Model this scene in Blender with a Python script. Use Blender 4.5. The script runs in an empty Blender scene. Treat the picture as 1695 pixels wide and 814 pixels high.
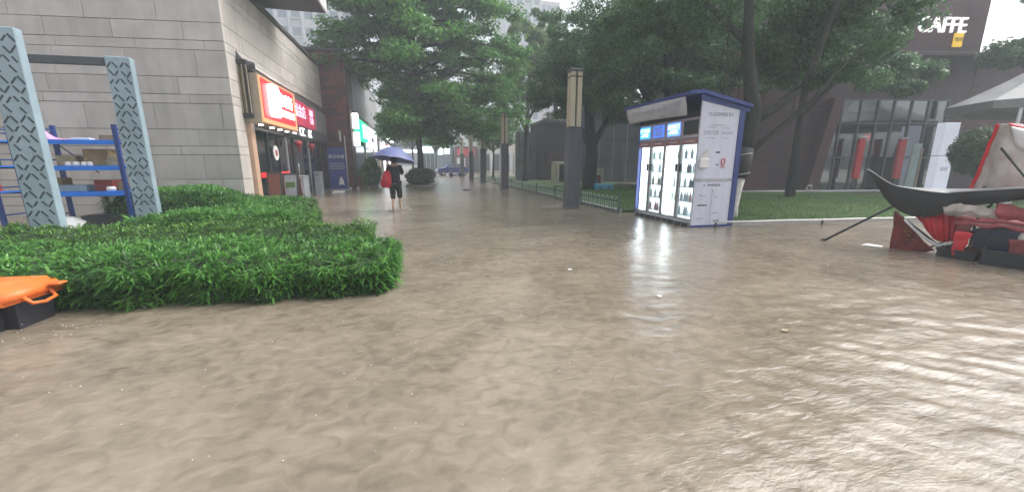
import bpy, bmesh, math, random
import numpy as np
from mathutils import Matrix, Vector, Euler

random.seed(7)
rng = np.random.default_rng(11)
R = math.radians
S = bpy.context.scene
COL = S.collection

# ------------------------------------------------------------------ camera
cam_data = bpy.data.cameras.new('camera')
cam_data.sensor_width = 36.0
cam_data.lens = 13.6
cam_data.clip_start = 0.05
cam_data.clip_end = 1000
cam = bpy.data.objects.new('camera', cam_data)
cam.location = (0, 0, 1.45)
cam.rotation_euler = (R(90 - 11.9), 0, R(-13.4))
COL.objects.link(cam)
S.camera = cam

# ------------------------------------------------------------------ overcast sky
SUN_ELEV, SUN_AZ = 50.0, 84.0          # azimuth measured clockwise from +Y (down the street)
world = bpy.data.worlds.new('World')
S.world = world
world.use_nodes = True
nt = world.node_tree
nt.nodes.clear()
sky = nt.nodes.new('ShaderNodeTexSky')
sky.sky_type = 'NISHITA'
sky.sun_disc = False
sky.sun_elevation = R(SUN_ELEV)
sky.sun_rotation = R(SUN_AZ)
sky.air_density = 1.0
sky.dust_density = 6.0
sky.ozone_density = 1.0
hs = nt.nodes.new('ShaderNodeHueSaturation')      # rain cloud: nearly no blue left
hs.inputs['Saturation'].default_value = 0.24
bg = nt.nodes.new('ShaderNodeBackground')
bg.inputs['Strength'].default_value = 0.15
wo = nt.nodes.new('ShaderNodeOutputWorld')
nt.links.new(sky.outputs[0], hs.inputs['Color'])
nt.links.new(hs.outputs[0], bg.inputs['Color'])
nt.links.new(bg.outputs[0], wo.inputs['Surface'])

sun_d = bpy.data.lights.new('sun', 'SUN')
sun_d.energy = 1.5
sun_d.angle = R(45)
sun_d.color = (1.0, 0.97, 0.93)
sun = bpy.data.objects.new('sun', sun_d)
sdir = Vector((math.sin(R(SUN_AZ)) * math.cos(R(SUN_ELEV)), math.cos(R(SUN_AZ)) * math.cos(R(SUN_ELEV)), math.sin(R(SUN_ELEV))))
sun.rotation_euler = sdir.to_track_quat('Z', 'Y').to_euler()
sun.location = (0, 0, 38)
COL.objects.link(sun)

S.view_settings.view_transform = 'Standard'
S.view_settings.look = 'None'
S.view_settings.exposure = 0.92
S.view_settings.gamma = 1.0
S.view_settings.use_curve_mapping = False
S.cycles.use_denoising = True
S.cycles.max_bounces = 8
S.cycles.diffuse_bounces = 3
S.cycles.glossy_bounces = 3
S.cycles.transmission_bounces = 4
S.cycles.transparent_max_bounces = 8
S.cycles.volume_bounces = 1
S.cycles.sample_clamp_indirect = 6

# ------------------------------------------------------------------ helpers
def tag(o, label=None, cat=None, group=None, kind=None):
    if label: o['label'] = label
    if cat: o['category'] = cat
    if group: o['group'] = group
    if kind: o['kind'] = kind
    return o

def W(o):
    m = o.matrix_basis.copy()
    if o.parent:
        m = W(o.parent) @ o.matrix_parent_inverse @ m
    return m

def adopt(o, p):
    o.parent = p
    o.matrix_parent_inverse = W(p).inverted()

def thing(name, label, cat, loc=(0, 0, 0), group=None, rz=0.0):
    o = bpy.data.objects.new(name, None)
    o.empty_display_size = 0.2
    o.location = loc
    o.rotation_euler = (0, 0, rz)
    COL.objects.link(o)
    return tag(o, label, cat, group)

class MB:
    """collects shapes in world coordinates (after matrix M) into one mesh"""
    def __init__(s, M=None):
        s.v = []; s.f = []; s.M = M; s.smooth = False
    def add(s, vs, fs):
        b = len(s.v)
        for p in vs:
            p = Vector(p)
            s.v.append(tuple(s.M @ p) if s.M is not None else tuple(p))
        s.f += [tuple(i + b for i in f) for f in fs]
        return s
    def box(s, x0, x1, y0, y1, z0, z1, ch=0.0):
        if ch <= 0:
            vs = [(x, y, z) for z in (z0, z1) for y in (y0, y1) for x in (x0, x1)]
            return s.add(vs, [(0, 2, 3, 1), (4, 5, 7, 6), (0, 1, 5, 4), (2, 6, 7, 3), (0, 4, 6, 2), (1, 3, 7, 5)])
        bm = bmesh.new()
        bmesh.ops.create_cube(bm, size=1.0)
        for v in bm.verts:
            v.co = Vector(((x0 + x1) / 2 + v.co.x * (x1 - x0), (y0 + y1) / 2 + v.co.y * (y1 - y0), (z0 + z1) / 2 + v.co.z * (z1 - z0)))
        bmesh.ops.bevel(bm, geom=bm.edges[:], offset=ch, segments=1, affect='EDGES')
        return s.addbm(bm)
    def addbm(s, bm):
        bm.verts.index_update()
        s.add([v.co for v in bm.verts], [tuple(v.index for v in f.verts) for f in bm.faces])
        bm.free()
        return s
    def prism(s, poly, axis, a, b):
        """poly: 2D points; axis: extrusion axis 'x','y','z' from a to b"""
        n = len(poly)
        def mk(p, t):
            return {'x': (t, p[0], p[1]), 'y': (p[0], t, p[1]), 'z': (p[0], p[1], t)}[axis]
        vs = [mk(p, a) for p in poly] + [mk(p, b) for p in poly]
        fs = [tuple(range(n - 1, -1, -1)), tuple(range(n, 2 * n))]
        fs += [(i, (i + 1) % n, n + (i + 1) % n, n + i) for i in range(n)]
        return s.add(vs, fs)
    def tube(s, pts, rad, n=8, cap=True, closed=False):
        pts = [Vector(p) for p in pts]
        k = len(pts)
        if not hasattr(rad, '__len__'): rad = [rad] * k
        vs, fs = [], []
        up = Vector((0, 0, 1))
        for i, p in enumerate(pts):
            if closed: t = pts[(i + 1) % k] - pts[i - 1]
            else: t = pts[min(i + 1, k - 1)] - pts[max(i - 1, 0)]
            t.normalize()
            a = up if abs(t.dot(up)) < 0.92 else Vector((1, 0, 0))
            u = t.cross(a).normalized(); w = t.cross(u)
            for j in range(n):
                an = 2 * math.pi * j / n
                vs.append(p + (u * math.cos(an) + w * math.sin(an)) * rad[i])
        for i in range(k if closed else k - 1):
            i2 = (i + 1) % k
            for j in range(n):
                j2 = (j + 1) % n
                fs.append((i * n + j, i * n + j2, i2 * n + j2, i2 * n + j))
        if cap and not closed:
            fs.append(tuple(range(n - 1, -1, -1))); fs.append(tuple(range((k - 1) * n, k * n)))
        return s.add(vs, fs)
    def lathe(s, prof, c=(0, 0, 0), n=20, cap=True):
        c = Vector(c); vs = []; fs = []
        for r, z in prof:
            for j in range(n):
                a = 2 * math.pi * j / n
                vs.append(c + Vector((r * math.cos(a), r * math.sin(a), z)))
        m = len(prof)
        for i in range(m - 1):
            for j in range(n):
                j2 = (j + 1) % n
                fs.append((i * n + j, i * n + j2, (i + 1) * n + j2, (i + 1) * n + j))
        if cap:
            fs.append(tuple(range(n - 1, -1, -1))); fs.append(tuple(range((m - 1) * n, m * n)))
        return s.add(vs, fs)
    def sheet(s, rows, thick=0.006):
        """rows of equal length 3D points -> cloth with real thickness"""
        a = len(rows); b = len(rows[0])
        P = [[Vector(p) for p in r] for r in rows]
        N = []
        for i in range(a):
            for j in range(b):
                du = P[min(i + 1, a - 1)][j] - P[max(i - 1, 0)][j]
                dv = P[i][min(j + 1, b - 1)] - P[i][max(j - 1, 0)]
                nn = du.cross(dv)
                N.append(nn.normalized() if nn.length > 1e-9 else Vector((0, 0, 1)))
        flat = [p for r in P for p in r]
        vs = [p + q * thick / 2 for p, q in zip(flat, N)] + [p - q * thick / 2 for p, q in zip(flat, N)]
        m = a * b; fs = []
        for i in range(a - 1):
            for j in range(b - 1):
                q = (i * b + j, i * b + j + 1, (i + 1) * b + j + 1, (i + 1) * b + j)
                fs.append(q); fs.append(tuple(m + x for x in reversed(q)))
        ring = [j for j in range(b)] + [i * b + b - 1 for i in range(1, a)] + [(a - 1) * b + j for j in range(b - 2, -1, -1)] + [i * b for i in range(a - 2, 0, -1)]
        for i in range(len(ring)):
            x, y = ring[i], ring[(i + 1) % len(ring)]
            fs.append((x, m + x, m + y, y))
        return s.add(vs, fs)
    def mesh(s, name):
        me = bpy.data.meshes.new(name)
        me.from_pydata(s.v, [], s.f)
        if s.smooth:
            me.polygons.foreach_set('use_smooth', [True] * len(me.polygons))
        me.update()
        return me
    def build(s, name, mat, parent=None, label=None, cat=None, group=None, kind=None, smooth=False):
        s.smooth = smooth
        me = s.mesh(name)
        me.materials.append(mat)
        return place(name, me, parent, label, cat, group, kind)

def place(name, me, parent=None, label=None, cat=None, group=None, kind=None, M=None):
    o = bpy.data.objects.new(name, me)
    COL.objects.link(o)
    if M is not None: o.matrix_basis = M
    if parent: adopt(o, parent)
    return tag(o, label, cat, group, kind)

def copy_tree(o, parent=None):
    c = o.copy()
    COL.objects.link(c)
    if parent: c.parent = parent
    for ch in [x for x in bpy.data.objects if x.parent == o]:
        copy_tree(ch, c)
    return c

def grid_interp(rows, n, m):
    """smoothly resample a coarse grid of control points (Catmull-Rom along both ways)"""
    def cr(pts, t):
        k = len(pts) - 1
        x = t * k; i = min(int(x), k - 1); f = x - i
        p1, p2 = pts[i], pts[i + 1]
        p0 = pts[i - 1] if i else p1 * 2 - p2
        p3 = pts[i + 2] if i + 2 <= k else p2 * 2 - p1
        return 0.5 * ((2 * p1) + (p2 - p0) * f + (2 * p0 - 5 * p1 + 4 * p2 - p3) * f * f + (3 * p1 - p0 - 3 * p2 + p3) * f ** 3)
    R1 = [[cr([Vector(p) for p in r], j / (m - 1)) for j in range(m)] for r in rows]
    out = []
    for i in range(n):
        out.append([cr([r[j] for r in R1], i / (n - 1)) for j in range(m)])
    return out

from mathutils import noise as mnoise
def crumple(rows, amp, sc, seed=0.0):
    for r in rows:
        for p in r:
            q = p * sc + Vector((seed, seed * 1.7, -seed))
            p += mnoise.noise_vector(q) * amp + mnoise.noise_vector(q * 2.7) * amp * .4
    return rows

# ------------------------------------------------------------------ materials
def mat(name, col, rough=0.6, var=0.12, scale=4.0, bump=0.0, bscale=None, metal=0.0, spec=0.5, emit=None, estr=0.0, detail=4.0, stain=0.0):
    m = bpy.data.materials.new(name)
    m.use_nodes = True
    n = m.node_tree; nd = n.nodes; p = nd['Principled BSDF']
    tc = nd.new('ShaderNodeTexCoord')
    nz = nd.new('ShaderNodeTexNoise'); nz.inputs['Scale'].default_value = scale; nz.inputs['Detail'].default_value = detail
    n.links.new(tc.outputs['Object'], nz.inputs['Vector'])
    rp = nd.new('ShaderNodeValToRGB')
    c = np.array(col)
    rp.color_ramp.elements[0].position = 0.3; rp.color_ramp.elements[1].position = 0.7
    rp.color_ramp.elements[0].color = (*(c * (1 - var)), 1)
    rp.color_ramp.elements[1].color = (*np.minimum(c * (1 + var), 1), 1)
    n.links.new(nz.outputs['Fac'], rp.inputs['Fac'])
    out = rp.outputs['Color']
    if stain > 0:                                  # vertical run-off streaks
        mp = nd.new('ShaderNodeMapping'); mp.inputs['Scale'].default_value = (3.0, 3.0, 0.35)
        n.links.new(tc.outputs['Object'], mp.inputs['Vector'])
        n2 = nd.new('ShaderNodeTexNoise'); n2.inputs['Scale'].default_value = 1.6; n2.inputs['Detail'].default_value = 6
        n.links.new(mp.outputs[0], n2.inputs['Vector'])
        r2 = nd.new('ShaderNodeValToRGB'); r2.color_ramp.elements[0].position = 0.42; r2.color_ramp.elements[1].position = 0.68
        r2.color_ramp.elements[0].color = (1, 1, 1, 1); r2.color_ramp.elements[1].color = (1 - stain, 1 - stain, 1 - stain, 1)
        n.links.new(n2.outputs['Fac'], r2.inputs['Fac'])
        mx = nd.new('ShaderNodeMix'); mx.data_type = 'RGBA'; mx.blend_type = 'MULTIPLY'; mx.inputs[0].default_value = 1.0
        n.links.new(out, mx.inputs[6]); n.links.new(r2.outputs['Color'], mx.inputs[7])
        out = mx.outputs[2]
    n.links.new(out, p.inputs['Base Color'])
    p.inputs['Roughness'].default_value = rough
    p.inputs['Metallic'].default_value = metal
    p.inputs['Specular IOR Level'].default_value = spec
    if bump > 0:
        b = nd.new('ShaderNodeBump'); b.inputs['Strength'].default_value = bump; b.inputs['Distance'].default_value = 0.02
        nb = nd.new('ShaderNodeTexNoise'); nb.inputs['Scale'].default_value = bscale or scale * 6; nb.inputs['Detail'].default_value = 5
        n.links.new(tc.outputs['Object'], nb.inputs['Vector'])
        n.links.new(nb.outputs['Fac'], b.inputs['Height'])
        n.links.new(b.outputs[0], p.inputs['Normal'])
    if emit is not None:
        p.inputs['Emission Color'].default_value = (*emit, 1)
        p.inputs['Emission Strength'].default_value = estr
    return m

def leaf_mat(name, c0, c1, trans=0.3, rough=0.45):
    m = bpy.data.materials.new(name); m.use_nodes = True
    n = m.node_tree; nd = n.nodes; p = nd['Principled BSDF']
    g = nd.new('ShaderNodeNewGeometry')
    tc = nd.new('ShaderNodeTexCoord')
    nz = nd.new('ShaderNodeTexNoise'); nz.inputs['Scale'].default_value = 0.7; nz.inputs['Detail'].default_value = 3
    n.links.new(tc.outputs['Object'], nz.inputs['Vector'])
    ad = nd.new('ShaderNodeMath'); ad.operation = 'ADD'
    mu = nd.new('ShaderNodeMath'); mu.operation = 'MULTIPLY'; mu.inputs[1].default_value = 0.55
    n.links.new(g.outputs['Random Per Island'], mu.inputs[0])
    n.links.new(mu.outputs[0], ad.inputs[0]); n.links.new(nz.outputs['Fac'], ad.inputs[1])
    rp = nd.new('ShaderNodeValToRGB')
    rp.color_ramp.elements[0].position = 0.42; rp.color_ramp.elements[0].color = (*c0, 1)
    rp.color_ramp.elements[1].position = 1.05; rp.color_ramp.elements[1].color = (*c1, 1)
    n.links.new(ad.outputs[0], rp.inputs['Fac'])
    n.links.new(rp.outputs['Color'], p.inputs['Base Color'])
    p.inputs['Roughness'].default_value = rough
    p.inputs['Specular IOR Level'].default_value = 0.35
    tr = nd.new('ShaderNodeBsdfTranslucent'); n.links.new(rp.outputs['Color'], tr.inputs['Color'])
    ms = nd.new('ShaderNodeMixShader'); ms.inputs[0].default_value = trans
    n.links.new(p.outputs[0], ms.inputs[1]); n.links.new(tr.outputs[0], ms.inputs[2])
    n.links.new(ms.outputs[0], nd['Material Output'].inputs['Surface'])
    return m

def glass_mat(name, tint=(0.8, 0.9, 0.95), gloss=0.12):
    m = bpy.data.materials.new(name); m.use_nodes = True
    n = m.node_tree; nd = n.nodes
    nd.remove(nd['Principled BSDF'])
    t = nd.new('ShaderNodeBsdfTransparent'); t.inputs[0].default_value = (*tint, 1)
    g = nd.new('ShaderNodeBsdfGlossy'); g.inputs['Roughness'].default_value = 0.06
    lw = nd.new('ShaderNodeLayerWeight'); lw.inputs[0].default_value = 0.5
    pw = nd.new('ShaderNodeMath'); pw.operation = 'POWER'; pw.inputs[1].default_value = 4.0
    n.links.new(lw.outputs['Facing'], pw.inputs[0])
    mx = nd.new('ShaderNodeMath'); mx.operation = 'MAXIMUM'; mx.inputs[1].default_value = gloss
    n.links.new(pw.outputs[0], mx.inputs[0])
    s = nd.new('ShaderNodeMixShader')
    n.links.new(mx.outputs[0], s.inputs[0]); n.links.new(t.outputs[0], s.inputs[1]); n.links.new(g.outputs[0], s.inputs[2])
    n.links.new(s.outputs[0], nd['Material Output'].inputs['Surface'])
    return m

def emis(name, col, strength):
    return mat(name, (0.6, 0.6, 0.6) if max(col) > 0.9 and min(col) > 0.5 else tuple(min(1, c * 0.8) for c in col), 0.4, 0.03, emit=col, estr=strength)

M = {}
M['stone'] = mat('stone', (0.54, 0.50, 0.465), 0.55, 0.12, 1.3, 0.12, 30, stain=0.10)
M['stone2'] = mat('stone_b', (0.505, 0.465, 0.43), 0.5, 0.12, 1.1, 0.12, 34, stain=0.14)
M['stone3'] = mat('stone_c', (0.57, 0.53, 0.495), 0.55, 0.12, 1.5, 0.12, 28, stain=0.08)
M['joint'] = mat('joint', (0.13, 0.125, 0.12), 0.8)
M['coping'] = mat('coping', (0.10, 0.095, 0.095), 0.5, stain=0.2)
M['soffit'] = mat('soffit', (0.055, 0.05, 0.055), 0.5)
M['white_edge'] = mat('white_edge', (0.7, 0.7, 0.7), 0.4)
M['panel_blue'] = mat('panel_blue', (0.30, 0.39, 0.45), 0.4, 0.10, 3, 0.05, 40, stain=0.18)
M['panel_dark'] = mat('panel_dark', (0.045, 0.06, 0.075), 0.6)
M['beam_dark'] = mat('beam_dark', (0.07, 0.085, 0.10), 0.45)
M['rack_blue'] = mat('rack_blue', (0.012, 0.19, 0.78), 0.35, 0.1)
M['rack_navy'] = mat('rack_navy', (0.015, 0.045, 0.20), 0.35, 0.1)
M['card'] = mat('cardboard', (0.27, 0.19, 0.105), 0.85, 0.2, 9)
M['card2'] = mat('wet_cardboard', (0.36, 0.30, 0.19), 0.85, 0.2, 9)
M['pink'] = mat('pink_plastic', (0.75, 0.33, 0.55), 0.4)
M['white'] = mat('white_plastic', (0.75, 0.75, 0.74), 0.4, 0.05)
M['red'] = mat('red_paint', (0.62, 0.028, 0.03), 0.4, 0.1)
M['red_dark'] = mat('dark_red', (0.20, 0.02, 0.02), 0.5, 0.2)
M['lantern'] = mat('lantern_red', (0.30, 0.018, 0.03), 0.5)
M['maroon'] = mat('maroon_cladding', (0.060, 0.026, 0.030), 0.5, 0.15, 1.5, 0.05, 30, stain=0.25)
M['maroon2'] = mat('maroon_brick', (0.088, 0.030, 0.034), 0.55, 0.15, 2.5, 0.05, 30, stain=0.2)
M['brick_red'] = mat('red_brick_cladding', (0.17, 0.048, 0.046), 0.6, 0.2, 2, 0.1, 30, stain=0.25)
M['grey_clad'] = mat('grey_cladding', (0.33, 0.33, 0.34), 0.5, 0.15, 1.0, stain=0.45)
M['dark'] = mat('dark_metal', (0.03, 0.03, 0.033), 0.45)
M['dark_int'] = mat('dark_interior', (0.045, 0.042, 0.045), 0.8)
M['lamp_grey'] = mat('lamp_grey', (0.085, 0.092, 0.105), 0.4, 0.1, 5, stain=0.15)
M['lamp_gold'] = mat('lamp_gold', (0.52, 0.46, 0.33), 0.4, 0.05)
M['fence_green'] = mat('fence_green', (0.03, 0.095, 0.075), 0.4)
M['hoop'] = mat('hoop_pale', (0.42, 0.55, 0.46), 0.4)
M['bark'] = mat('bark', (0.034, 0.030, 0.025), 0.85, 0.35, 8, 0.6, 22)
M['bark_green'] = mat('mossy_bark', (0.030, 0.034, 0.023), 0.85, 0.35, 8, 0.6, 22)
M['limewash'] = mat('limewash', (0.62, 0.60, 0.56), 0.8, 0.15, 9, 0.3, 30)
M['wrap'] = mat('black_wrap', (0.025, 0.024, 0.026), 0.6, 0.2, 12, 0.3, 40)
M['blue'] = mat('kiosk_blue', (0.016, 0.040, 0.20), 0.35, 0.08)
M['kiosk_white'] = mat('kiosk_white', (0.64, 0.66, 0.78), 0.35, 0.04, stain=0.10)
M['print'] = mat('print_grey', (0.12, 0.12, 0.15), 0.5)
M['print2'] = mat('print_light', (0.35, 0.35, 0.42), 0.5)
M['steel'] = mat('brushed_steel', (0.42, 0.42, 0.43), 0.35, 0.08, 6, metal=0.5)
M['grille'] = mat('kiosk_plinth', (0.25, 0.25, 0.26), 0.5)
M['header'] = mat('fridge_header', (0.33, 0.16, 0.15), 0.4)
M['awning'] = mat('grey_sign_cloth', (0.50, 0.50, 0.52), 0.6, 0.08)
M['led'] = emis('led_strip', (0.92, 0.97, 1.0), 5)
M['fridge_in'] = mat('fridge_lining_glow', (0.68, 0.76, 0.78), 0.4, 0.03, emit=(0.88, 0.97, 1.0), estr=0.6)  # lining itself emits, added to brighten the cabinets beyond the LED strips
M['screen_a'] = emis('screen_cyan', (0.05, 0.32, 0.85), 1.1)
M['screen_b'] = emis('screen_blue', (0.08, 0.20, 0.75), 0.55)
M['screen_c'] = emis('screen_bright', (0.10, 0.22, 0.95), 1.5)
M['screen_off'] = mat('screen_off', (0.02, 0.04, 0.035), 0.15)
M['screen_txt'] = emis('screen_text', (0.75, 0.85, 1.0), 1.6)
M['glass'] = glass_mat('clear_glass', (0.93, 0.96, 0.97), 0.06)
M['tint_glass'] = glass_mat('tinted_glass', (0.34, 0.40, 0.45), 0.16)
M['cafe_glass'] = glass_mat('cafe_glass', (0.52, 0.60, 0.66), 0.30)
M['sign_red'] = emis('lit_red_sign', (0.95, 0.02, 0.03), 0.75)
M['sign_white'] = emis('lit_white_sign', (1.0, 0.98, 0.95), 2.2)
M['sign_mag'] = emis('lit_magenta_sign', (0.42, 0.015, 0.06), 0.45)
M['sign_pinkl'] = emis('lit_pink_letters', (0.85, 0.45, 0.60), 1.0)
M['sign_green'] = emis('lit_green_sign', (0.01, 0.85, 0.28), 1.3)
M['sign_cool'] = emis('lit_cool_sign', (0.72, 0.80, 1.0), 1.0)
M['shop_lit'] = emis('lit_shop_panel', (0.85, 0.95, 1.0), 1.7)
M['lamp_on'] = emis('lit_lamp', (1.0, 0.95, 0.85), 9)
M['tan'] = mat('tan_trim', (0.40, 0.33, 0.24), 0.5, stain=0.15)
M['orange_trim'] = emis('sign_border', (0.9, 0.33, 0.16), 0.55)
M['appliance'] = mat('grey_appliance', (0.30, 0.32, 0.35), 0.35, 0.15, 3, stain=0.2)
M['peach'] = mat('peach_paint', (0.55, 0.36, 0.25), 0.5)
M['bronze'] = mat('bronze_lattice', (0.20, 0.175, 0.08), 0.45, metal=0.3)
M['wood'] = mat('red_wood', (0.16, 0.055, 0.035), 0.6, 0.25, 14)
M['poster_blue'] = mat('poster_blue', (0.025, 0.05, 0.26), 0.4, 0.15, 3)
M['orange'] = mat('orange_plastic', (0.78, 0.17, 0.03), 0.45, 0.14, 5, 0.1, 18, stain=0.12)
M['tote'] = mat('black_plastic', (0.022, 0.023, 0.031), 0.45, 0.15, 6)
M['umb'] = mat('umbrella_cloth', (0.125, 0.15, 0.32), 0.5, 0.08, 3)
M['skin'] = mat('skin', (0.50, 0.33, 0.25), 0.5, 0.06)
M['cloth_black'] = mat('black_cloth', (0.018, 0.018, 0.02), 0.8, 0.2, 12)
M['bag'] = mat('red_bag', (0.55, 0.015, 0.03), 0.45, 0.12, 8)
M['hair'] = mat('black_hair', (0.012, 0.01, 0.01), 0.5)
M['black_tarp'] = mat('black_tarp', (0.016, 0.017, 0.020), 0.42, 0.2, 5, 0.15, 12)
M['wet_tarp'] = mat('wet_grey_tarp', (0.22, 0.23, 0.24), 0.3, 0.2, 6, 0.2, 14)
M['red_cloth'] = mat('red_cloth', (0.62, 0.014, 0.026), 0.5, 0.15, 5, 0.2, 14)
M['white_cloth'] = mat('muddy_white_cloth', (0.60, 0.54, 0.50), 0.6, 0.32, 3.2, 0.2, 14, stain=0.25)
M['pillar_white'] = mat('glowing_pillar', (0.66, 0.68, 0.76), 0.35, 0.03, emit=(0.80, 0.85, 1.0), estr=0.26)  # faint self-glow added to brighten the shaded pillar faces
M['ink'] = mat('ink_blue_plastic', (0.010, 0.016, 0.045), 0.4)
M['pink_cloth'] = mat('pink_cloth', (0.40, 0.085, 0.09), 0.6, 0.25, 6, 0.2, 14)
M['gold'] = mat('gold_print', (0.30, 0.15, 0.03), 0.5)
M['yellow'] = emis('yellow_sign', (0.85, 0.55, 0.03), 0.35)
M['kerb'] = mat('kerb_stone', (0.40, 0.39, 0.37), 0.6, 0.15, 6)
M['lawn_soil'] = mat('lawn_ground', (0.045, 0.075, 0.02), 0.9, 0.35, 1.5)
M['soil'] = mat('planting_soil', (0.05, 0.04, 0.03), 0.9)
M['pave'] = mat('paving', (0.20, 0.18, 0.16), 0.5, 0.15, 2)
M['tower'] = mat('tower_render', (0.55, 0.56, 0.58), 0.7, 0.05, 0.3)
M['tower_win'] = mat('tower_window', (0.20, 0.23, 0.28), 0.25)
M['tower_pink'] = mat('tower_tan', (0.46, 0.40, 0.37), 0.7, 0.05, 0.3)
M['cream'] = mat('cream_wall', (0.62, 0.56, 0.44), 0.6, 0.08, 1)
M['yellow_wall'] = mat('yellow_wall', (0.62, 0.44, 0.13), 0.6, 0.1, 1)
M['teal'] = mat('teal_frame', (0.16, 0.30, 0.32), 0.5)
M['car_blue'] = mat('car_blue', (0.03, 0.035, 0.22), 0.25, 0.05)
M['tyre'] = mat('tyre', (0.02, 0.02, 0.02), 0.8)
M['grey_roof'] = mat('grey_awning', (0.27, 0.275, 0.28), 0.6, 0.1, 2)
M['hoard'] = mat('hoarding', (0.07, 0.078, 0.085), 0.5, 0.12, 1.2, stain=0.3)
M['cyan'] = mat('cyan_plastic', (0.05, 0.36, 0.52), 0.4)
M['terracotta'] = mat('planter', (0.30, 0.28, 0.25), 0.7)
M['leaf_tier'] = leaf_mat('leaf_tier', (0.036, 0.115, 0.036), (0.16, 0.36, 0.08), 0.45)
M['leaf_ficus'] = leaf_mat('leaf_ficus', (0.034, 0.092, 0.042), (0.13, 0.265, 0.095), 0.42, 0.38)
M['leaf_light'] = leaf_mat('leaf_light', (0.06, 0.13, 0.035), (0.19, 0.29, 0.07), 0.4)
M['leaf_bush'] = leaf_mat('leaf_bush', (0.03, 0.07, 0.022), (0.09, 0.15, 0.05), 0.25)
M['blade'] = leaf_mat('blade', (0.020, 0.080, 0.020), (0.13, 0.335, 0.060), 0.3, 0.35)
M['blade_y'] = leaf_mat('blade_yellowish', (0.036, 0.105, 0.018), (0.14, 0.30, 0.052), 0.3, 0.4)
M['grass'] = leaf_mat('grass', (0.055, 0.135, 0.026), (0.14, 0.29, 0.06), 0.25, 0.5)
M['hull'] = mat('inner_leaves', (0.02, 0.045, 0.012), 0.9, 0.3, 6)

def water_mat():
    m = bpy.data.materials.new('flood_water'); m.use_nodes = True
    n = m.node_tree; nd = n.nodes; p = nd['Principled BSDF']
    tc = nd.new('ShaderNodeTexCoord')
    def noise(scale, detail, sc=(1, 1, 1), rot=0.0, dist=0.0):
        mp = nd.new('ShaderNodeMapping'); mp.inputs['Scale'].default_value = sc; mp.inputs['Rotation'].default_value = (0, 0, rot)
        n.links.new(tc.outputs['Object'], mp.inputs['Vector'])
        z = nd.new('ShaderNodeTexNoise'); z.inputs['Scale'].default_value = scale; z.inputs['Detail'].default_value = detail
        z.inputs['Distortion'].default_value = dist
        n.links.new(mp.outputs[0], z.inputs['Vector'])
        return z.outputs['Fac']
    def mth(op, a, b):
        k = nd.new('ShaderNodeMath'); k.operation = op
        for i, x in enumerate((a, b)):
            if hasattr(x, 'links') or not isinstance(x, (int, float)): n.links.new(x, k.inputs[i])
            else: k.inputs[i].default_value = x
        return k.outputs[0]
    silt = noise(0.55, 6, (1, 1.3, 1), 0.4, 1.2)
    fine = noise(7.0, 8, (1, 1.3, 1), 0.2, 0.8)
    s = mth('ADD', mth('MULTIPLY', silt, 0.5), mth('MULTIPLY', fine, 0.5))
    rp = nd.new('ShaderNodeValToRGB')
    rp.color_ramp.elements[0].position = 0.36; rp.color_ramp.elements[0].color = (0.150, 0.124, 0.090, 1)
    rp.color_ramp.elements[1].position = 0.64; rp.color_ramp.elements[1].color = (0.285, 0.240, 0.182, 1)
    n.links.new(s, rp.inputs['Fac']); n.links.new(rp.outputs[0], p.inputs['Base Color'])
    p.inputs['Roughness'].default_value = 0.21
    p.inputs['IOR'].default_value = 1.43
    # swell, wind ripples and rain-pocked chop
    h1 = noise(0.9, 3, (1, 1, 1), 0.0, 0.5)
    h2 = noise(6.0, 5, (0.6, 2.0, 1), 0.25, 0.6)
    h3 = noise(21.0, 5, (0.8, 1.5, 1), 0.2, 0.4)
    hh = mth('ADD', mth('ADD', mth('MULTIPLY', h1, 0.4), mth('MULTIPLY', h2, 0.5)), mth('MULTIPLY', h3, 0.30))
    # rain rings
    vo = nd.new('ShaderNodeTexVoronoi'); vo.inputs['Scale'].default_value = 5.5
    n.links.new(tc.outputs['Object'], vo.inputs['Vector'])
    d = vo.outputs['Distance']
    ring = mth('SINE', mth('MULTIPLY', d, 42.0), 0.0)
    fall = mth('MAXIMUM', mth('SUBTRACT', 0.33, d), 0.0)
    hh = mth('ADD', hh, mth('MULTIPLY', mth('MULTIPLY', ring, fall), 0.11))
    b = nd.new('ShaderNodeBump'); b.inputs['Strength'].default_value = 0.55; b.inputs['Distance'].default_value = 0.028
    n.links.new(hh, b.inputs['Height']); n.links.new(b.outputs[0], p.inputs['Normal'])
    return m
M['water'] = water_mat()

def txt(body, size, o, xd, nd_, material, parent, extrude=0.004, name='lettering', align='CENTER', width=None):
    """flat lettering: origin o, reading direction xd, facing nd_"""
    cu = bpy.data.curves.new(name, 'FONT')
    cu.body = body; cu.size = size; cu.align_x = align; cu.align_y = 'CENTER'; cu.extrude = extrude
    cu.resolution_u = 3
    cu.materials.append(material)
    x = Vector(xd).normalized(); z = Vector(nd_).normalized(); y = z.cross(x).normalized()
    if width: 
        sx = width
    Mx = Matrix(((x.x, y.x, z.x, o[0]), (x.y, y.y, z.y, o[1]), (x.z, y.z, z.z, o[2]), (0, 0, 0, 1)))
    if width: Mx = Mx @ Matrix.Diagonal((width, 1, 1, 1))
    tmp = bpy.data.objects.new(name, cu); COL.objects.link(tmp)
    me = bpy.data.meshes.new_from_object(tmp.evaluated_get(bpy.context.evaluated_depsgraph_get()))
    bpy.data.objects.remove(tmp); bpy.data.curves.remove(cu)
    if not me.materials: me.materials.append(material)
    me.transform(Mx)
    return place(name, me, parent)

def frame(o, xd):
    """4x4 frame: local x along xd (horizontal), local z up"""
    x = Vector((xd[0], xd[1], 0)).normalized(); z = Vector((0, 0, 1)); y = z.cross(x)
    return Matrix(((x.x, y.x, 0, o[0]), (x.y, y.y, 0, o[1]), (x.z, y.z, 1, o[2] if len(o) > 2 else 0), (0, 0, 0, 1)))

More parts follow.
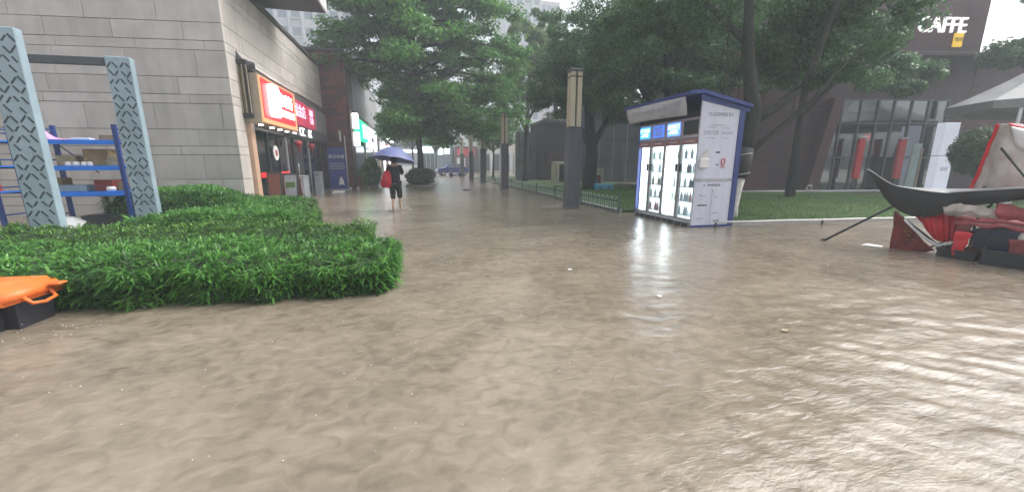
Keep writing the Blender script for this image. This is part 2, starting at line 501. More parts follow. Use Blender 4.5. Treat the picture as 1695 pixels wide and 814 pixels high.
# ------------------------------------------------------------------ foliage engines
def soup(name, V, F4, material, parent=None, **kw):
    me = bpy.data.meshes.new(name)
    nv = len(V); nf = len(F4)
    me.vertices.add(nv); me.vertices.foreach_set('co', V.astype(np.float32).ravel())
    me.loops.add(nf * 4); me.loops.foreach_set('vertex_index', F4.astype(np.int32).ravel())
    me.polygons.add(nf); me.polygons.foreach_set('loop_start', np.arange(0, nf * 4, 4, dtype=np.int32))
    me.polygons.foreach_set('loop_total', np.full(nf, 4, dtype=np.int32))
    me.update(calc_edges=True)
    me.materials.append(material)
    return place(name, me, parent, **kw)

def unit(a):
    return a / np.maximum(np.linalg.norm(a, axis=1, keepdims=True), 1e-9)

def leaves(P, N, L, Wd, droop=0.3):
    """rhombic folded leaves at P with facing N; returns verts, quads"""
    n = len(P)
    t = unit(np.cross(N, rng.normal(size=(n, 3))))
    t[:, 2] -= droop; t = unit(t)
    b = unit(np.cross(N, t)); nn = np.cross(t, b)
    L = L * rng.uniform(0.7, 1.3, (n, 1)); w = Wd * rng.uniform(0.7, 1.3, (n, 1))
    V = np.stack([P - t * L * 0.5, P + b * w * 0.5 + nn * L * 0.05, P + t * L * 0.5 - nn * L * 0.1, P - b * w * 0.5 + nn * L * 0.05], 1).reshape(-1, 3)
    F = np.arange(4 * n).reshape(n, 4)
    return V, F

def clump_points(cs, rs, per, shell=0.55, upbias=0.35):
    """cs centres (k,3), rs radii (k,3): points in each ellipsoid, denser to the outside"""
    k = len(cs)
    d = unit(rng.normal(size=(k * per, 3)))
    r = (shell + (1 - shell) * rng.random((k * per, 1))) ** 0.8
    c = np.repeat(cs, per, 0); rr = np.repeat(rs, per, 0)
    P = c + d * r * rr
    N = unit(d / np.maximum(rr, 0.05) * 0.3 + rng.normal(size=d.shape) * 0.45 + np.array([0, 0, upbias]))
    return P, N

def crown_obj(tree, cs, rs, per, L, Wd, material, droop=0.3, shell=0.5, upbias=0.4):
    P, N = clump_points(np.array(cs), np.array(rs), per, shell, upbias)
    V, F = leaves(P, N, L, Wd, droop)
    return soup('crown', V, F, material, tree)

def blades(P, D, Ln, Wd, material, name, parent=None, sag=0.5, **kw):
    """curved grass-like leaves: base P, direction D"""
    n = len(P)
    Ln = Ln * rng.uniform(0.6, 1.35, (n, 1)); w = Wd * rng.uniform(0.7, 1.3, (n, 1))
    side = unit(np.cross(D, np.array([0, 0, 1.0]) + rng.normal(size=(n, 3)) * 0.15))
    hd = D.copy(); hd[:, 2] = 0; hd = unit(hd + rng.normal(size=(n, 3)) * 1e-3)
    m1 = P + D * Ln * 0.5
    tip = P + D * Ln * 0.85 + hd * Ln * 0.25 * sag - np.array([0, 0, 1.0]) * Ln * 0.35 * sag
    V = np.stack([P - side * w * 0.35, P + side * w * 0.35, m1 - side * w * 0.5, m1 + side * w * 0.5, tip - side * w * 0.06, tip + side * w * 0.06], 1).reshape(-1, 3)
    b = np.arange(n)[:, None] * 6
    F = np.concatenate([b + np.array([[0, 1, 3, 2]]), b + np.array([[2, 3, 5, 4]])], 0)
    return soup(name, V, F, material, parent, **kw)

# ================================================================== THE SETTING
MB().add([(-250, -60, -0.16), (300, -60, -0.16), (300, 400, -0.16), (-250, 400, -0.16)], [(0, 1, 2, 3)]).build('pavement', M['pave'], kind='structure', label='paved street bed lying under the flood water')

def build_water():
    def graded(lo, hi, d0, d1, far0, far1):
        mid = np.arange(lo, hi, d0)
        left = lo - np.cumsum(d0 * 1.12 ** np.arange(1, 70)); right = hi + np.cumsum(d0 * 1.12 ** np.arange(0, 70))
        a_ = np.concatenate([[far0], left[left > far0][::-1], mid, right[right < far1], [far1]])
        return a_
    xs = graded(-5.0, 8.0, 0.034, 1.0, -250, 300)
    ys = graded(0.6, 8.5, 0.030, 1.0, -60, 400)
    X, Y = np.meshgrid(xs, ys)
    g = np.random.default_rng(5)
    def ridged(n, lam0, lam1, dir0, spread, slope):
        H = np.zeros_like(X)
        for _ in range(n):
            lam = lam0 * (lam1 / lam0) ** g.random()
            th = dir0 + g.normal() * spread
            k = 2 * np.pi / lam
            ph = k * (X * np.sin(th) + Y * np.cos(th)) + g.uniform(0, 6.28) + 1.3 * np.sin(X * g.uniform(.5, 1.6) + g.uniform(0, 6)) + 1.3 * np.sin(Y * g.uniform(.5, 1.6) + g.uniform(0, 6))
            env = .5 + .5 * np.sin(X * g.uniform(.3, 1.4) + Y * g.uniform(.3, 1.4) + g.uniform(0, 6.28))
            H += slope / k * env * (np.exp(1.2 * np.sin(ph)) - 1.4) * .6
        return H / np.sqrt(n)
    chop = ridged(34, .10, .42, R(28), .45, .22)
    swell = ridged(12, .5, 1.6, R(10), .7, .07)
    d2 = ((X - 3.9) / 2.6) ** 2 + ((Y - 1.9) / 1.7) ** 2            # current breaking into wavelets by the stalls
    gust = .26 + .75 * np.exp(-d2) + .55 * np.exp(-(((X - 3.0) / 1.6) ** 2 + ((Y - 6.6) / 1.2) ** 2)) + .9 * np.exp(-(((X + 3.1) / .9) ** 2 + ((Y - 3.8) / .5) ** 2))
    fade = np.clip((13 - np.hypot(X - 1.5, Y - 3)) / 6, 0, 1)
    Z = (chop * gust + swell * (.5 + .5 * gust)) * fade
    V = np.stack([X, Y, Z], -1).reshape(-1, 3)
    nx, ny = len(xs), len(ys)
    i = np.arange(ny - 1)[:, None] * nx + np.arange(nx - 1)[None, :]
    F = np.stack([i, i + 1, i + nx + 1, i + nx], -1).reshape(-1, 4)
    o = soup('flood_water', V, F, M['water'], kind='structure', label='muddy brown flood water covering the street')
    o.data.polygons.foreach_set('use_smooth', np.ones(len(F), bool))
build_water()

# lawn behind the low fence and beside the vending kiosk, with its kerbs
LAWN = [(7.35, 7.95), (34, 5.9), (34, 12.6), (16, 16.0), (15, 17.2), (15, 46), (6.05, 46), (6.05, 10.75), (7.35, 10.75)]
MB().prism(LAWN, 'z', -0.15, 0.07).build('lawn', M['lawn_soil'], kind='structure', label='grass ground of the lawn behind the kiosk and fence')
def lawn_grass():
    P = []
    def inside(x, y):
        c = np.zeros(len(x), bool); j = len(LAWN) - 1
        for i in range(len(LAWN)):
            xi, yi = LAWN[i]; xj, yj = LAWN[j]
            t = ((yi > y) != (yj > y)) & (x < (xj - xi) * (y - yi) / (yj - yi + 1e-12) + xi)
            c ^= t; j = i
        return c
    for (x0, x1, y0, y1, n) in ((7.4, 20, 6.6, 16, 60000), (6.1, 12, 10.8, 24, 40000), (18, 30, 6.6, 14, 14000)):
        x = rng.uniform(x0, x1, n); y = rng.uniform(y0, y1, n); k = inside(x, y)
        P.append(np.stack([x[k], y[k], np.full(k.sum(), 0.065)], 1))
    P = np.concatenate(P)
    D = unit(rng.normal(size=P.shape) * 0.45 + np.array([0, 0, 1.0]))
    blades(P, D, 0.085, 0.012, M['grass'], 'grass', kind='stuff', label='short green grass of the lawn', sag=0.6)
lawn_grass()
MB().box(5.9, 6.05, 10.75, 46, -0.15, 0.10, 0.01).build('kerb', M['kerb'], kind='structure', label='stone kerb under the green hoop fence')
MB(frame((7.35, 7.93, 0), (26.65, -2.05))).box(0, 26.7, -0.12, 0.0, -0.15, 0.085, 0.01).build('kerb', M['kerb'], kind='structure', label='stone kerb along the near edge of the lawn')
MB(frame((16.0, 16.02, 0), (18, -3.4))).box(-1, 18.3, 0.0, 1.2, -0.15, 0.10, 0.01).build('path', M['pave'], kind='structure', label='narrow path between the lawn and the cafe front')

# low white pipe rails along both edges of the lawn
def low_rail(a, b, z, posts, label, r=0.022):
    t = thing('low_rail', label, 'rail', (a[0], a[1], 0), 'low pipe rails along the lawn')
    n = 7
    pts = [(a[0] + (b[0] - a[0]) * i / n, a[1] + (b[1] - a[1]) * i / n, z + random.uniform(-.006, .006)) for i in range(n + 1)]
    MB().tube(pts, r, 8).build('pipe', M['white'], t, smooth=True)
    for s in posts:
        x = a[0] + (b[0] - a[0]) * s; y = a[1] + (b[1] - a[1]) * s
        MB().tube([(x, y, -0.15), (x, y, z - r * 0.5)], 0.026, 8).build('post', M['dark'], t, smooth=True)
    return t
low_rail((6.72, 7.62), (13.2, 7.06), 0.13, (0.0, 0.44, 0.9), 'thin white pipe rail along the near lawn edge beside the kiosk')
low_rail((15.6, 16.12), (25.2, 14.4), 0.16, (0.02, 0.36, 0.7, 0.98), 'thin white pipe rail in front of the cafe facade', 0.03)
def cable_tie():
    mb = MB()
    for dx, dz in ((0.0, 0.0), (0.05, 0.03)):
        mb.tube([(18.9 + dx + 0.16 * math.cos(a), 15.5, 0.28 + dz + 0.14 * math.sin(a)) for a in np.linspace(0, 5.6, 14)], 0.022, 6)
    mb.build('rope_coil', M['limewash'], label='small pale rope coil tied on the far lawn rail', cat='rope', smooth=True)
cable_tie()

# ================================================================== STONE BUILDING (left)
A = Vector((-5.1, 13.3, 0)); U = Vector((-0.994, 0.108, 0)).normalized()
b_st = thing('stone_building', 'grey stone clad building on the left with alternating panel courses', 'building', (-5.1, 13.3, 0))
FR = frame(A, U)                      # local x runs left along the front, y points out of the front to the camera (after flip)
yo = (FR.to_3x3() @ Vector((0, 1, 0)))
SGN = 1 if yo.y < 0 else -1
core = [(-5.14, 13.35), (-5.14, 24.95), (-20, 24.95), (-20, 14.95)]
MB().prism(core, 'z', -0.15, 6.72).build('wall', M['joint'], b_st)
courses = []
z = -0.40
i = 0
while z < 6.7:
    h = (0.705, 0.245, 0.465)[i % 3]
    courses.append((max(z, -0.1), min(z + h, 6.7), i % 3)); z += h; i += 1
stones = [M['stone'], M['stone2'], M['stone3']]
def stone_front():
    for k, (z0, z1, c) in enumerate(courses):
        x = -0.02 + (0.0, -0.55, -1.1, -0.3)[k % 4] - random.uniform(0, .5)
        while x < 13.5:
            Ln = (1.75, 1.9, 1.75)[c] * random.choice((1.0, 1.0, 0.92))
            x0, x1 = max(x, -0.025), x + Ln
            if x1 - x0 > 0.08 and z1 - z0 > .05:
                pr_ = random.uniform(0.0, 0.006)
                y0, y1 = (0.0, 0.045 + pr_) if SGN > 0 else (-0.045 - pr_, 0.0)
                MB(FR).box(x0 + 0.006, x1 - 0.006, y0, y1, z0 + 0.007, z1 - 0.007, 0.004).build('stone_panel', random.choice(stones), b_st)
            x = x1
def stone_side():
    for k, (z0, z1, c) in enumerate(courses):
        y = 13.30 - (0.2, 0.9, 1.4, 0.5)[k % 4]
        while y < 24.9:
            Ln = (1.75, 1.9, 1.75)[c]
            ya, yb = max(y, 13.27), min(y + Ln, 24.88)
            if z0 < 4.25: yb = min(yb, 13.98)
            if yb - ya > 0.08 and z1 - z0 > .05:
                MB().box(-5.14, -5.095 + random.uniform(0, .004), ya + 0.005, yb - 0.005, z0 + 0.006, z1 - 0.006, 0.004).build('stone_panel', random.choice(stones), b_st)
            y += Ln
stone_front(); stone_side()
MB().box(-5.6, -5.02, 13.2, 24.9, 6.72, 6.86, 0.01).build('coping', M['coping'], b_st)
MB(FR).box(0.5, 14, -0.5 if SGN > 0 else -0.07, 0.07 if SGN > 0 else 0.5, 6.72, 6.855, 0.01).build('coping', M['coping'], b_st)
# set-back upper storey with the dark overhanging roof slab
MB().box(-14, -6.6, 14.6, 17.6, 6.72, 7.25).build('upper_storey', M['tower_pink'], b_st)
rs = MB().box(-14, -3.25, 13.6, 18.0, 7.25, 7.55).build('roof_slab', M['soffit'], b_st)
MB().box(-3.25, -3.18, 13.6, 18.02, 7.23, 7.85, 0.01).build('fascia', M['white_edge'], rs)

# ------------------------------------------------------------------ shop under the stone wall
shop = thing('shopfront', 'dark glazed shopfront under the lit red and magenta signs', 'shopfront', (-5.1, 19, 0))
MB().box(-5.62, -5.142, 13.98, 14.05, -0.1, 4.2).build('reveal', M['tan'], shop)
MB().box(-5.16, -4.98, 14.02, 14.32, -0.1, 2.78, 0.01).build('column', M['peach'], shop, label='pale orange lit pilaster at the near shop end')
MB().box(-5.135, -5.10, 14.33, 24.88, -0.1, 4.22).build('backing', M['dark_int'], shop)
ys_ = [14.4, 15.5, 16.6, 17.5, 18.4, 19.6, 20.8, 22.0, 23.2, 24.6]
for i in range(len(ys_) - 1):
    MB().box(-5.085, -5.075, ys_[i] + .05, ys_[i + 1] - .05, 0.12, 2.5).build('pane', M['tint_glass'], shop)
    MB().box(-5.10, -5.02, ys_[i] - .04, ys_[i] + .04, 0.0, 2.62, 0.006).build('mullion', M['dark'] if i % 3 else M['steel'], shop)
MB().box(-5.10, -5.0, 14.33, 24.85, 2.52, 2.62, 0.006).build('transom', M['dark'], shop)
MB().box(-5.10, -4.95, 14.33, 24.85, -0.12, 0.10, 0.01).build('plinth', M['coping'], shop)
d_ = MB().box(-5.07, -5.01, 18.44, 19.5, 0.12, 2.4, 0.006).build('door', M['dark'], shop)
MB().tube([(-4.97, 18.6, 0.9), (-4.97, 18.6, 1.5)], 0.02, 8).build('handle', M['steel'], d_, smooth=True)
MB().box(-5.02, -4.98, 14.5, 17.3, 1.02, 1.17).build('window_strip', M['sign_red'], shop, label='lit red strip across the shop window')
MB().box(-5.02, -4.99, 15.6, 16.3, 0.14, 0.95).build('sticker', M['sign_cool'], shop, label='pale poster low on the shop window')

sg = thing('shop_sign', 'lit red box sign with white lettering above the nearest shop window', 'sign', (-4.85, 15.8, 2.7), 'lit shop signs')
MB().box(-5.12, -4.62, 13.98, 17.6, 2.70, 4.16, 0.01).build('box', M['tan'], sg)
MB().box(-4.62, -4.585, 14.02, 17.58, 2.74, 4.12, 0.008).build('border', M['orange_trim'], sg)
MB().box(-4.585, -4.56, 14.08, 17.28, 2.88, 4.06, 0.006).build('face', M['sign_red'], sg)
MB().box(-4.558, -4.54, 14.55, 15.32, 2.98, 3.98, 0.12).build('logo', M['sign_white'], sg)
txt('三十', 0.20, (-4.53, 14.94, 3.62), (0, 1, 0), (1, 0, 0), M['sign_pinkl'], sg, 0.002, 'logo_mark')
txt('品味轩', 0.50, (-4.55, 16.28, 3.62), (0, 1, 0), (1, 0, 0), M['sign_white'], sg, 0.012, 'lettering', width=1.08)
MB().box(-4.558, -4.545, 15.5, 17.1, 3.1, 3.32, 0.03).build('tagline_strip', M['sign_white'], sg)
txt('熟食卤味凉菜', 0.17, (-4.54, 16.3, 3.21), (0, 1, 0), (1, 0, 0), M['red'], sg, 0.002, 'lettering')
for y in (14.5, 15.5, 16.3, 17.1):
    MB().lathe([(0.06, 0.0), (0.07, -0.03), (0.0, -0.032)], (-4.85, y, 2.70), 12, False).build('downlight', M['lamp_on'], sg)
MB().tube([(-4.55, 14.0, 4.22), (-4.55, 17.6, 4.20)], 0.025, 8).build('light_bar', M['white'], sg, smooth=True)
tp = MB().sheet(grid_interp([[(-5.08, 13.9, 4.62), (-5.08, 15.5, 4.5), (-5.08, 17.7, 4.45)], [(-4.85, 13.95, 4.48), (-4.8, 15.5, 4.36), (-4.85, 17.7, 4.35)], [(-4.6, 14.0, 4.25), (-4.58, 15.5, 4.24), (-4.6, 17.6, 4.22)]], 7, 14), 0.01)
tp.build('rain_cover', M['white'], sg, smooth=True)
fl = MB().sheet(grid_interp([[(-5.07, 13.9, 4.75), (-4.9, 13.9, 4.52), (-4.6, 13.92, 4.42)], [(-5.07, 13.9, 4.45), (-4.9, 13.88, 4.36), (-4.6, 13.9, 4.38)], [(-5.05, 13.93, 4.2), (-4.85, 13.93, 4.2), (-4.62, 13.95, 4.28)]], 7, 9), 0.008)
fl.build('torn_flap', M['lamp_grey'], sg, smooth=True)

lat = thing('lattice_panel', 'narrow bronze lattice panel with dark caps beside the red sign', 'panel', (-5.0, 13.95, 2.9))
MB().box(-5.09, -4.83, 13.90, 13.965, 2.9, 4.45).build('backing', M['dark'], lat)
for k in range(12):
    z0 = 3.02 + k * 0.108
    for s in (-1, 1):
        m_ = MB(Matrix.Translation((-4.985, 13.89, z0)) @ Matrix.Rotation(s * R(38), 4, 'Y'))
        m_.box(-0.07, 0.07, -0.012 - 0.006 * (s > 0), 0.006, -0.012, 0.012).build('lattice_bar', M['bronze'], lat)
for x in (-5.075, -4.965, -4.845):
    MB().box(x - .012, x + .012, 13.865, 13.90, 2.98, 4.36).build('strip', M['tan'], lat)
for z0, z1 in ((4.36, 4.5), (2.84, 2.98)):
    MB().box(-5.10, -4.82, 13.86, 13.97, z0, z1, 0.012).build('cap', M['dark'], lat)

sg2 = thing('shop_sign', 'dim magenta shop sign with pink characters next to the red box sign', 'sign', (-4.9, 19.6, 3.1), 'lit shop signs')
MB().box(-5.12, -4.86, 17.64, 20.3, 3.12, 4.12, 0.01).build('face', M['sign_mag'], sg2)
MB().box(-5.12, -4.86, 20.36, 21.8, 3.12, 4.08, 0.01).build('side_face', M['sign_mag'], sg2)
txt('老福金店', 0.58, (-4.85, 18.97, 3.66), (0, 1, 0), (1, 0, 0), M['sign_pinkl'], sg2, 0.008)
txt('福烟\n名酒', 0.34, (-4.85, 21.08, 3.62), (0, 1, 0), (1, 0, 0), M['sign_pinkl'], sg2, 0.006)
sg3 = thing('shop_sign', 'grey fascia board with white outline marks below the magenta sign', 'sign', (-4.95, 20, 2.62), 'lit shop signs')
MB().box(-5.12, -4.93, 17.64, 24.8, 2.63, 3.10, 0.01).build('board', M['lamp_grey'], sg3)
MB().box(-5.12, -4.96, 21.85, 24.8, 3.11, 4.2, 0.01).build('upper_board', M['grey_clad'], sg3)
for y, w in ((18.1, 0.5), (19.2, 0.7), (20.6, 0.5)):
    mk = MB()
    mk.box(-4.925, -4.91, y, y + w, 2.98, 3.02); mk.box(-4.925, -4.91, y, y + w, 2.70, 2.74)
    mk.box(-4.925, -4.91, y, y + .04, 2.74, 2.98); mk.box(-4.925, -4.91, y + w * .6, y + w * .6 + .04, 2.74, 2.98)
    mk.build('mark', M['sign_white'], sg3)

# things in front of the shop
def lantern(x, y, z, label):
    t = thing('red_lantern', label, 'lantern', (x, y, z), 'red lanterns under the shop fascia')
    MB().lathe([(0.05, -0.12), (0.12, -0.08), (0.145, 0), (0.12, 0.08), (0.05, 0.12)], (x, y, z), 16).build('body', M['lantern'], t, smooth=True)
    MB().lathe([(0.05, -0.06), (0.065, -0.17), (0.015, -0.38)], (x, y, z), 10).build('tassel', M['red_dark'], t)
    MB().tube([(x, y, z + .17), (x, y, z + .36)], 0.008, 6).build('cord', M['dark'], t)
lantern(-4.7, 17.9, 2.28, 'red paper lantern hanging nearest the red box sign')
lantern(-4.7, 19.9, 2.26, 'red paper lantern hanging farther in by the dark door')
def a_board(y, x, w, h, lean, face, label, sign):
    t = thing('a_frame_board', label, 'sign board', (x, y, 0), 'boards on the pavement by the shop')
    for s, nm in ((1, 'front_leaf'), (-1, 'back_leaf')):
        mm = Matrix.Translation((x, y, 0)) @ Matrix.Translation((0, -0.02 * s, h)) @ Matrix.Rotation(s * lean, 4, 'X')
        bd = MB(mm).box(-w / 2, w / 2, -0.015, 0.015, -h, 0, 0.004).build(nm, M['wood'] if s < 0 else M['dark'], t)
        if s > 0:
            MB(mm).box(-w / 2 + .06, w / 2 - .06, -0.024, -0.016, -h + .1, -.08).build('poster', face, bd)
            if sign: 
                MB(mm).box(-w / 2 + .1, w / 2 - .1, -0.03, -0.025, -h * .45, -h * .28).build('print_block', M['leaf_light'], bd)
a_board(15.2, -4.35, 0.50, 1.15, R(-16), M['appliance'], 'black framed menu board leaning open beside the brown one', True)
a_board(14.75, -4.72, 0.46, 1.2, R(-10), M['wood'], 'brown wooden pavement board closest to the stone corner', False)
rp_ = thing('round_sign', 'small round white sign with a red figure hanging on the shop glass', 'sign', (-4.98, 16.0, 1.7))
MB(Matrix.Translation((-4.985, 16.0, 1.85)) @ Matrix.Rotation(R(90), 4, 'Y')).lathe([(0.26, 0), (0.26, 0.02)], (0, 0, 0), 20).build('disc', M['white'], rp_)
MB(Matrix.Translation((-4.96, 16.0, 1.85)) @ Matrix.Rotation(R(90), 4, 'Y')).lathe([(0.12, 0), (0.12, 0.006)], (0, 0, 0), 16).build('figure', M['pink_cloth'], rp_)
def freezer(x0, x1, y0, y1, h, label, name):
    t = thing(name, label, 'freezer', ((x0 + x1) / 2, (y0 + y1) / 2, 0), 'white appliances by the shop door')
    MB().box(x0, x1, y0, y1, -0.1, h, 0.03).build('body', M['appliance'], t)
    MB().box(x0 - .015, x1 + .015, y0 - .015, y1 + .015, h + .003, h + 0.06, 0.02).build('lid', M['appliance'], t)
    MB().box(x0 + .1, x1 - .1, y0 - .03, y0 - .005, h - .14, h - .1).build('handle', M['dark'], t)
freezer(-4.9, -4.4, 17.0, 17.7, 0.95, 'white chest freezer between the menu board and the door', 'chest_freezer')
freezer(-4.9, -4.6, 20.6, 21.1, 1.05, 'slim white cabinet standing beyond the dark door', 'slim_cabinet')
bn = thing('banner_stand', 'tall dark blue poster stand with white print near the maroon wall', 'banner', (-4.2, 23.6, 0))
MB().box(-4.82, -3.9, 23.6, 23.64, 0.1, 2.35, 0.006).build('poster', M['poster_blue'], bn)
MB().box(-4.85, -3.85, 23.55, 23.7, -0.1, 0.1, 0.01).build('base', M['steel'], bn)
MB().tube([(-3.86, 23.62, 0), (-3.86, 23.62, 3.0)], 0.022, 8).build('pole', M['white'], bn, smooth=True)
txt('夏日特惠', 0.21, (-4.36, 23.59, 1.85), (1, 0, 0), (0, -1, 0), M['white'], bn, 0.003)
for k in range(3):
    MB().box(-4.75, -4.0 + .05 * (k % 2), 23.585, 23.598, 1.2 + .13 * k, 1.25 + .13 * k).build('print_line', M['print2'], bn)
MB().sheet([[(-4.35, 23.58, 0.3), (-4.2, 23.58, .35), (-4.05, 23.58, .3)], [(-4.3, 23.58, .6), (-4.2, 23.58, .8), (-4.1, 23.58, .62)]], .008).build('print_figure', M['white'], bn)
MB().box(-4.35, -3.85, 21.6, 22.3, -0.04, 0.09, 0.02).build('foam_lid', M['white'], label='white foam lid lying on the pavement outside the shop door', cat='foam lid')

# ================================================================== RED BRICK BLOCK AND ROW OF SHOPS BEHIND
rb = thing('brick_block', 'dark red brick clad block projecting past the stone building', 'building', (-4, 25, 0))
MB().box(-16, -3.80, 24.97, 43, -0.15, 7.6).build('wall', M['joint'], rb)
zz = -0.1; k = 0
while zz < 7.55:
    h = 0.235
    x = -9.0 - (0.3 if k % 2 else 0)
    while x < -3.8:
        x0, x1 = x, min(x + 0.62, -3.79)
        if x1 - x0 > .05 and x1 > -5.15 or zz > 6.4:
            MB().box(x0 + .004, x1 - .004, 24.93, 24.975, zz + .004, zz + h - .004).build('brick', M['brick_red'] if random.random() < .6 else M['maroon2'], rb)
        x += 0.62
    zz += h; k += 1
MB().box(-16.1, -3.72, 24.86, 43.1, 7.6, 7.74, 0.01).build('coping', M['coping'], rb)
for j in range(9):
    for r_ in range(3):
        y0 = 25.05 + j * 2.0
        MB().box(-3.80, -3.755, y0 + .01, y0 + 1.98, 4.75 + r_ * 0.95 + .008, 4.75 + (r_ + 1) * .95 - .008, 0.004).build('cladding_panel', M['grey_clad'] if j > 0 else M['maroon2'], rb)
for y0, y1 in ((25.05, 26.3), (30.9, 31.4), (36.6, 37.1), (42.2, 42.9)):
    MB().box(-3.80, -3.70, y0, y1, -0.1, 4.7, 0.01).build('pier', M['maroon2'] if y0 < 26 else M['tan'], rb)
for y0, y1 in ((26.35, 30.85), (31.45, 36.55), (37.15, 42.15)):
    MB().box(-3.80, -3.765, y0, y1, 0.0, 3.0).build('shop_window', M['dark_int'], rb)
    MB().box(-3.75, -3.74, y0 + .1, y1 - .1, 0.3, 2.7).build('pane', M['tint_glass'], rb)
MB().box(-3.80, -3.70, 24.98, 25.0, 1, 1.01).build('fixing', M['dark'], rb)
MB().box(-4.35, -4.25, 24.86, 24.925, 2.75, 3.35, 0.01).build('wall_lamp', M['white'], rb)

sgn = thing('green_sign', 'bright green lit shop sign with white panels beyond the brick block', 'sign', (-3.6, 30, 3.2))
MB().box(-3.70, -3.42, 26.5, 30.6, 3.0, 4.2, 0.01).build('box', M['sign_green'], sgn)
MB().box(-3.72, -3.38, 26.4, 30.7, 4.205, 4.4, 0.01).build('cap', M['fence_green'], sgn)
MB().box(-3.415, -3.40, 28.2, 30.2, 3.2, 4.05).build('white_panel', M['sign_white'], sgn)
txt('药店', 0.7, (-3.39, 29.2, 3.62), (0, 1, 0), (1, 0, 0), M['sign_green'], sgn, 0.006)
for k, (z0, z1) in enumerate(((3.55, 4.45), (2.55, 3.35))):
    hs_ = thing('blade_sign', ['white lit square blade sign beside the green sign', 'smaller white lit blade sign below the first one'][k], 'sign', (-3.5, 25.9, z0))
    MB().box(-3.69, -3.36, 25.8, 25.95, z0, z1, 0.02).build('box', M['sign_white'], hs_)
    txt(['药', '店'][k], 0.28, (-3.525, 25.795, (z0 + z1) / 2), (1, 0, 0), (0, -1, 0), M['sign_green'], hs_, 0.004)
sw = thing('white_sign', 'pale lilac white shop sign with a small dark mark beyond the green one', 'sign', (-3.6, 34, 3.0))
MB().box(-3.70, -3.45, 31.6, 37.4, 2.7, 4.2, 0.01).build('box', M['sign_cool'], sw)
MB().prism([(33.2, 3.25), (34.6, 3.15), (34.9, 3.4), (34.0, 3.5), (33.4, 3.65)], 'x', -3.448, -3.43).build('mark', M['print'], sw)
def row_sign(y0, y1, z0, z1, m_, label, x=-3.6):
    t = thing('row_sign', label, 'sign', (x, (y0 + y1) / 2, z0), 'lit signs along the far shop row')
    MB().box(x - .12, x + .12, y0, y1, z0, z1, 0.01).build('box', m_, t)
    n_ = max(2, int((y1 - y0) / 1.2))
    for q in range(n_):
        yy = y0 + (q + .5) * (y1 - y0) / n_
        MB().box(x + .12, x + .13, yy - .3, yy + .3, z0 + (z1 - z0) * .25, z1 - (z1 - z0) * .25, 0.003).build('character_block', M['sign_white'], t)
sh2 = thing('far_shop_row', 'long low row of shops with a dark canopy continuing down the street', 'building', (-4, 50, 0))
MB().box(-14, -3.9, 43.1, 68, -0.15, 5.6).build('wall', M['grey_clad'], sh2)
MB().box(-3.9, -2.6, 43.1, 68, 4.3, 4.55, 0.01).build('canopy', M['soffit'], sh2)
MB().box(-10, -4.6, 43.1, 52, 5.6, 8.6).build('red_roof_box', M['brick_red'], sh2)
for j in range(6):
    y0 = 43.4 + j * 4.1
    MB().box(-3.9, -3.86, y0 + .2, y0 + 3.7, 0.1, 2.7).build('shop_window', M['shop_lit'] if j % 2 else M['dark_int'], sh2)
    MB().box(-3.9, -3.78, y0 + 3.75, y0 + 4.05, -.1, 4.25).build('pier', M['tan'], sh2)
row_sign(43.6, 47.2, 2.85, 3.9, M['sign_cool'], 'cool white sign box first after the brick block')
row_sign(47.8, 51.2, 2.85, 3.8, M['sign_mag'], 'dark magenta sign box in the far shop row')
row_sign(52.0, 55.5, 2.85, 3.8, M['sign_white'], 'white sign box in the middle of the far shop row')
row_sign(56.3, 66.0, 2.85, 3.8, M['screen_b'], 'long blue sign box at the end of the far shop row')
for y, lb in ((44.5, 'round street light under the canopy nearest the green sign'), (50.0, 'round street light under the canopy farther along')):
    t = thing('canopy_light', lb, 'lamp', (-2.9, y, 4.1), 'lit lamps under the far canopy')
    MB().lathe([(0.0, -0.12), (0.16, -0.08), (0.2, 0.02), (0.1, 0.1)], (-2.9, y, 4.1), 14).build('globe', M['lamp_on'], t, smooth=True)
    MB().tube([(-2.9, y, 4.2), (-2.9, y, 4.3)], 0.02, 6).build('stem', M['dark'], t)

# ================================================================== BUILDINGS CLOSING THE STREET
def facade(name, label, x0, x1, y, zt, wall, bays, depth=8, cat='building'):
    t = thing(name, label, cat, ((x0 + x1) / 2, y, 0), 'buildings closing the far end of the street')
    MB().box(x0, x1, y, y + depth, -0.15, zt).build('wall', wall, t)
    for (a, b, z0, z1, m_, nm) in bays:
        MB().box(a, b, y - 0.06, y - 0.005, z0, z1).build(nm, m_, t)
        if nm == 'shop_window':
            for q in range(1, 3):
                xx = a + (b - a) * q / 3
                MB().box(xx - .06, xx + .06, y - 0.10, y - 0.065, z0, z1).build('mullion', M['teal'], t)
    return t
fa = facade('glass_shop', 'teal framed shop with bright lit fascia seen past the tree trunk', 0.6, 6.2, 74, 6.2, M['teal'],
       [(0.8, 3.0, 0.1, 3.2, M['tint_glass'], 'shop_window'), (3.4, 6.0, 0.1, 3.2, M['tower_win'], 'shop_window'), (0.9, 2.9, 3.5, 4.6, M['shop_lit'], 'sign_panel'), (3.7, 4.6, 3.2, 4.7, M['shop_lit'], 'sign_panel'), (4.9, 5.8, 3.3, 4.5, M['shop_lit'], 'sign_panel')])
facade('red_shop', 'small red fronted shop at the end of the street', 6.6, 10.6, 72, 4.6, M['brick_red'],
       [(6.9, 8.4, 0.1, 2.6, M['white'], 'door_panel'), (8.8, 10.3, 0.1, 2.6, M['dark_int'], 'shop_window'), (7.0, 10.2, 3.0, 4.2, M['red'], 'sign_panel')])
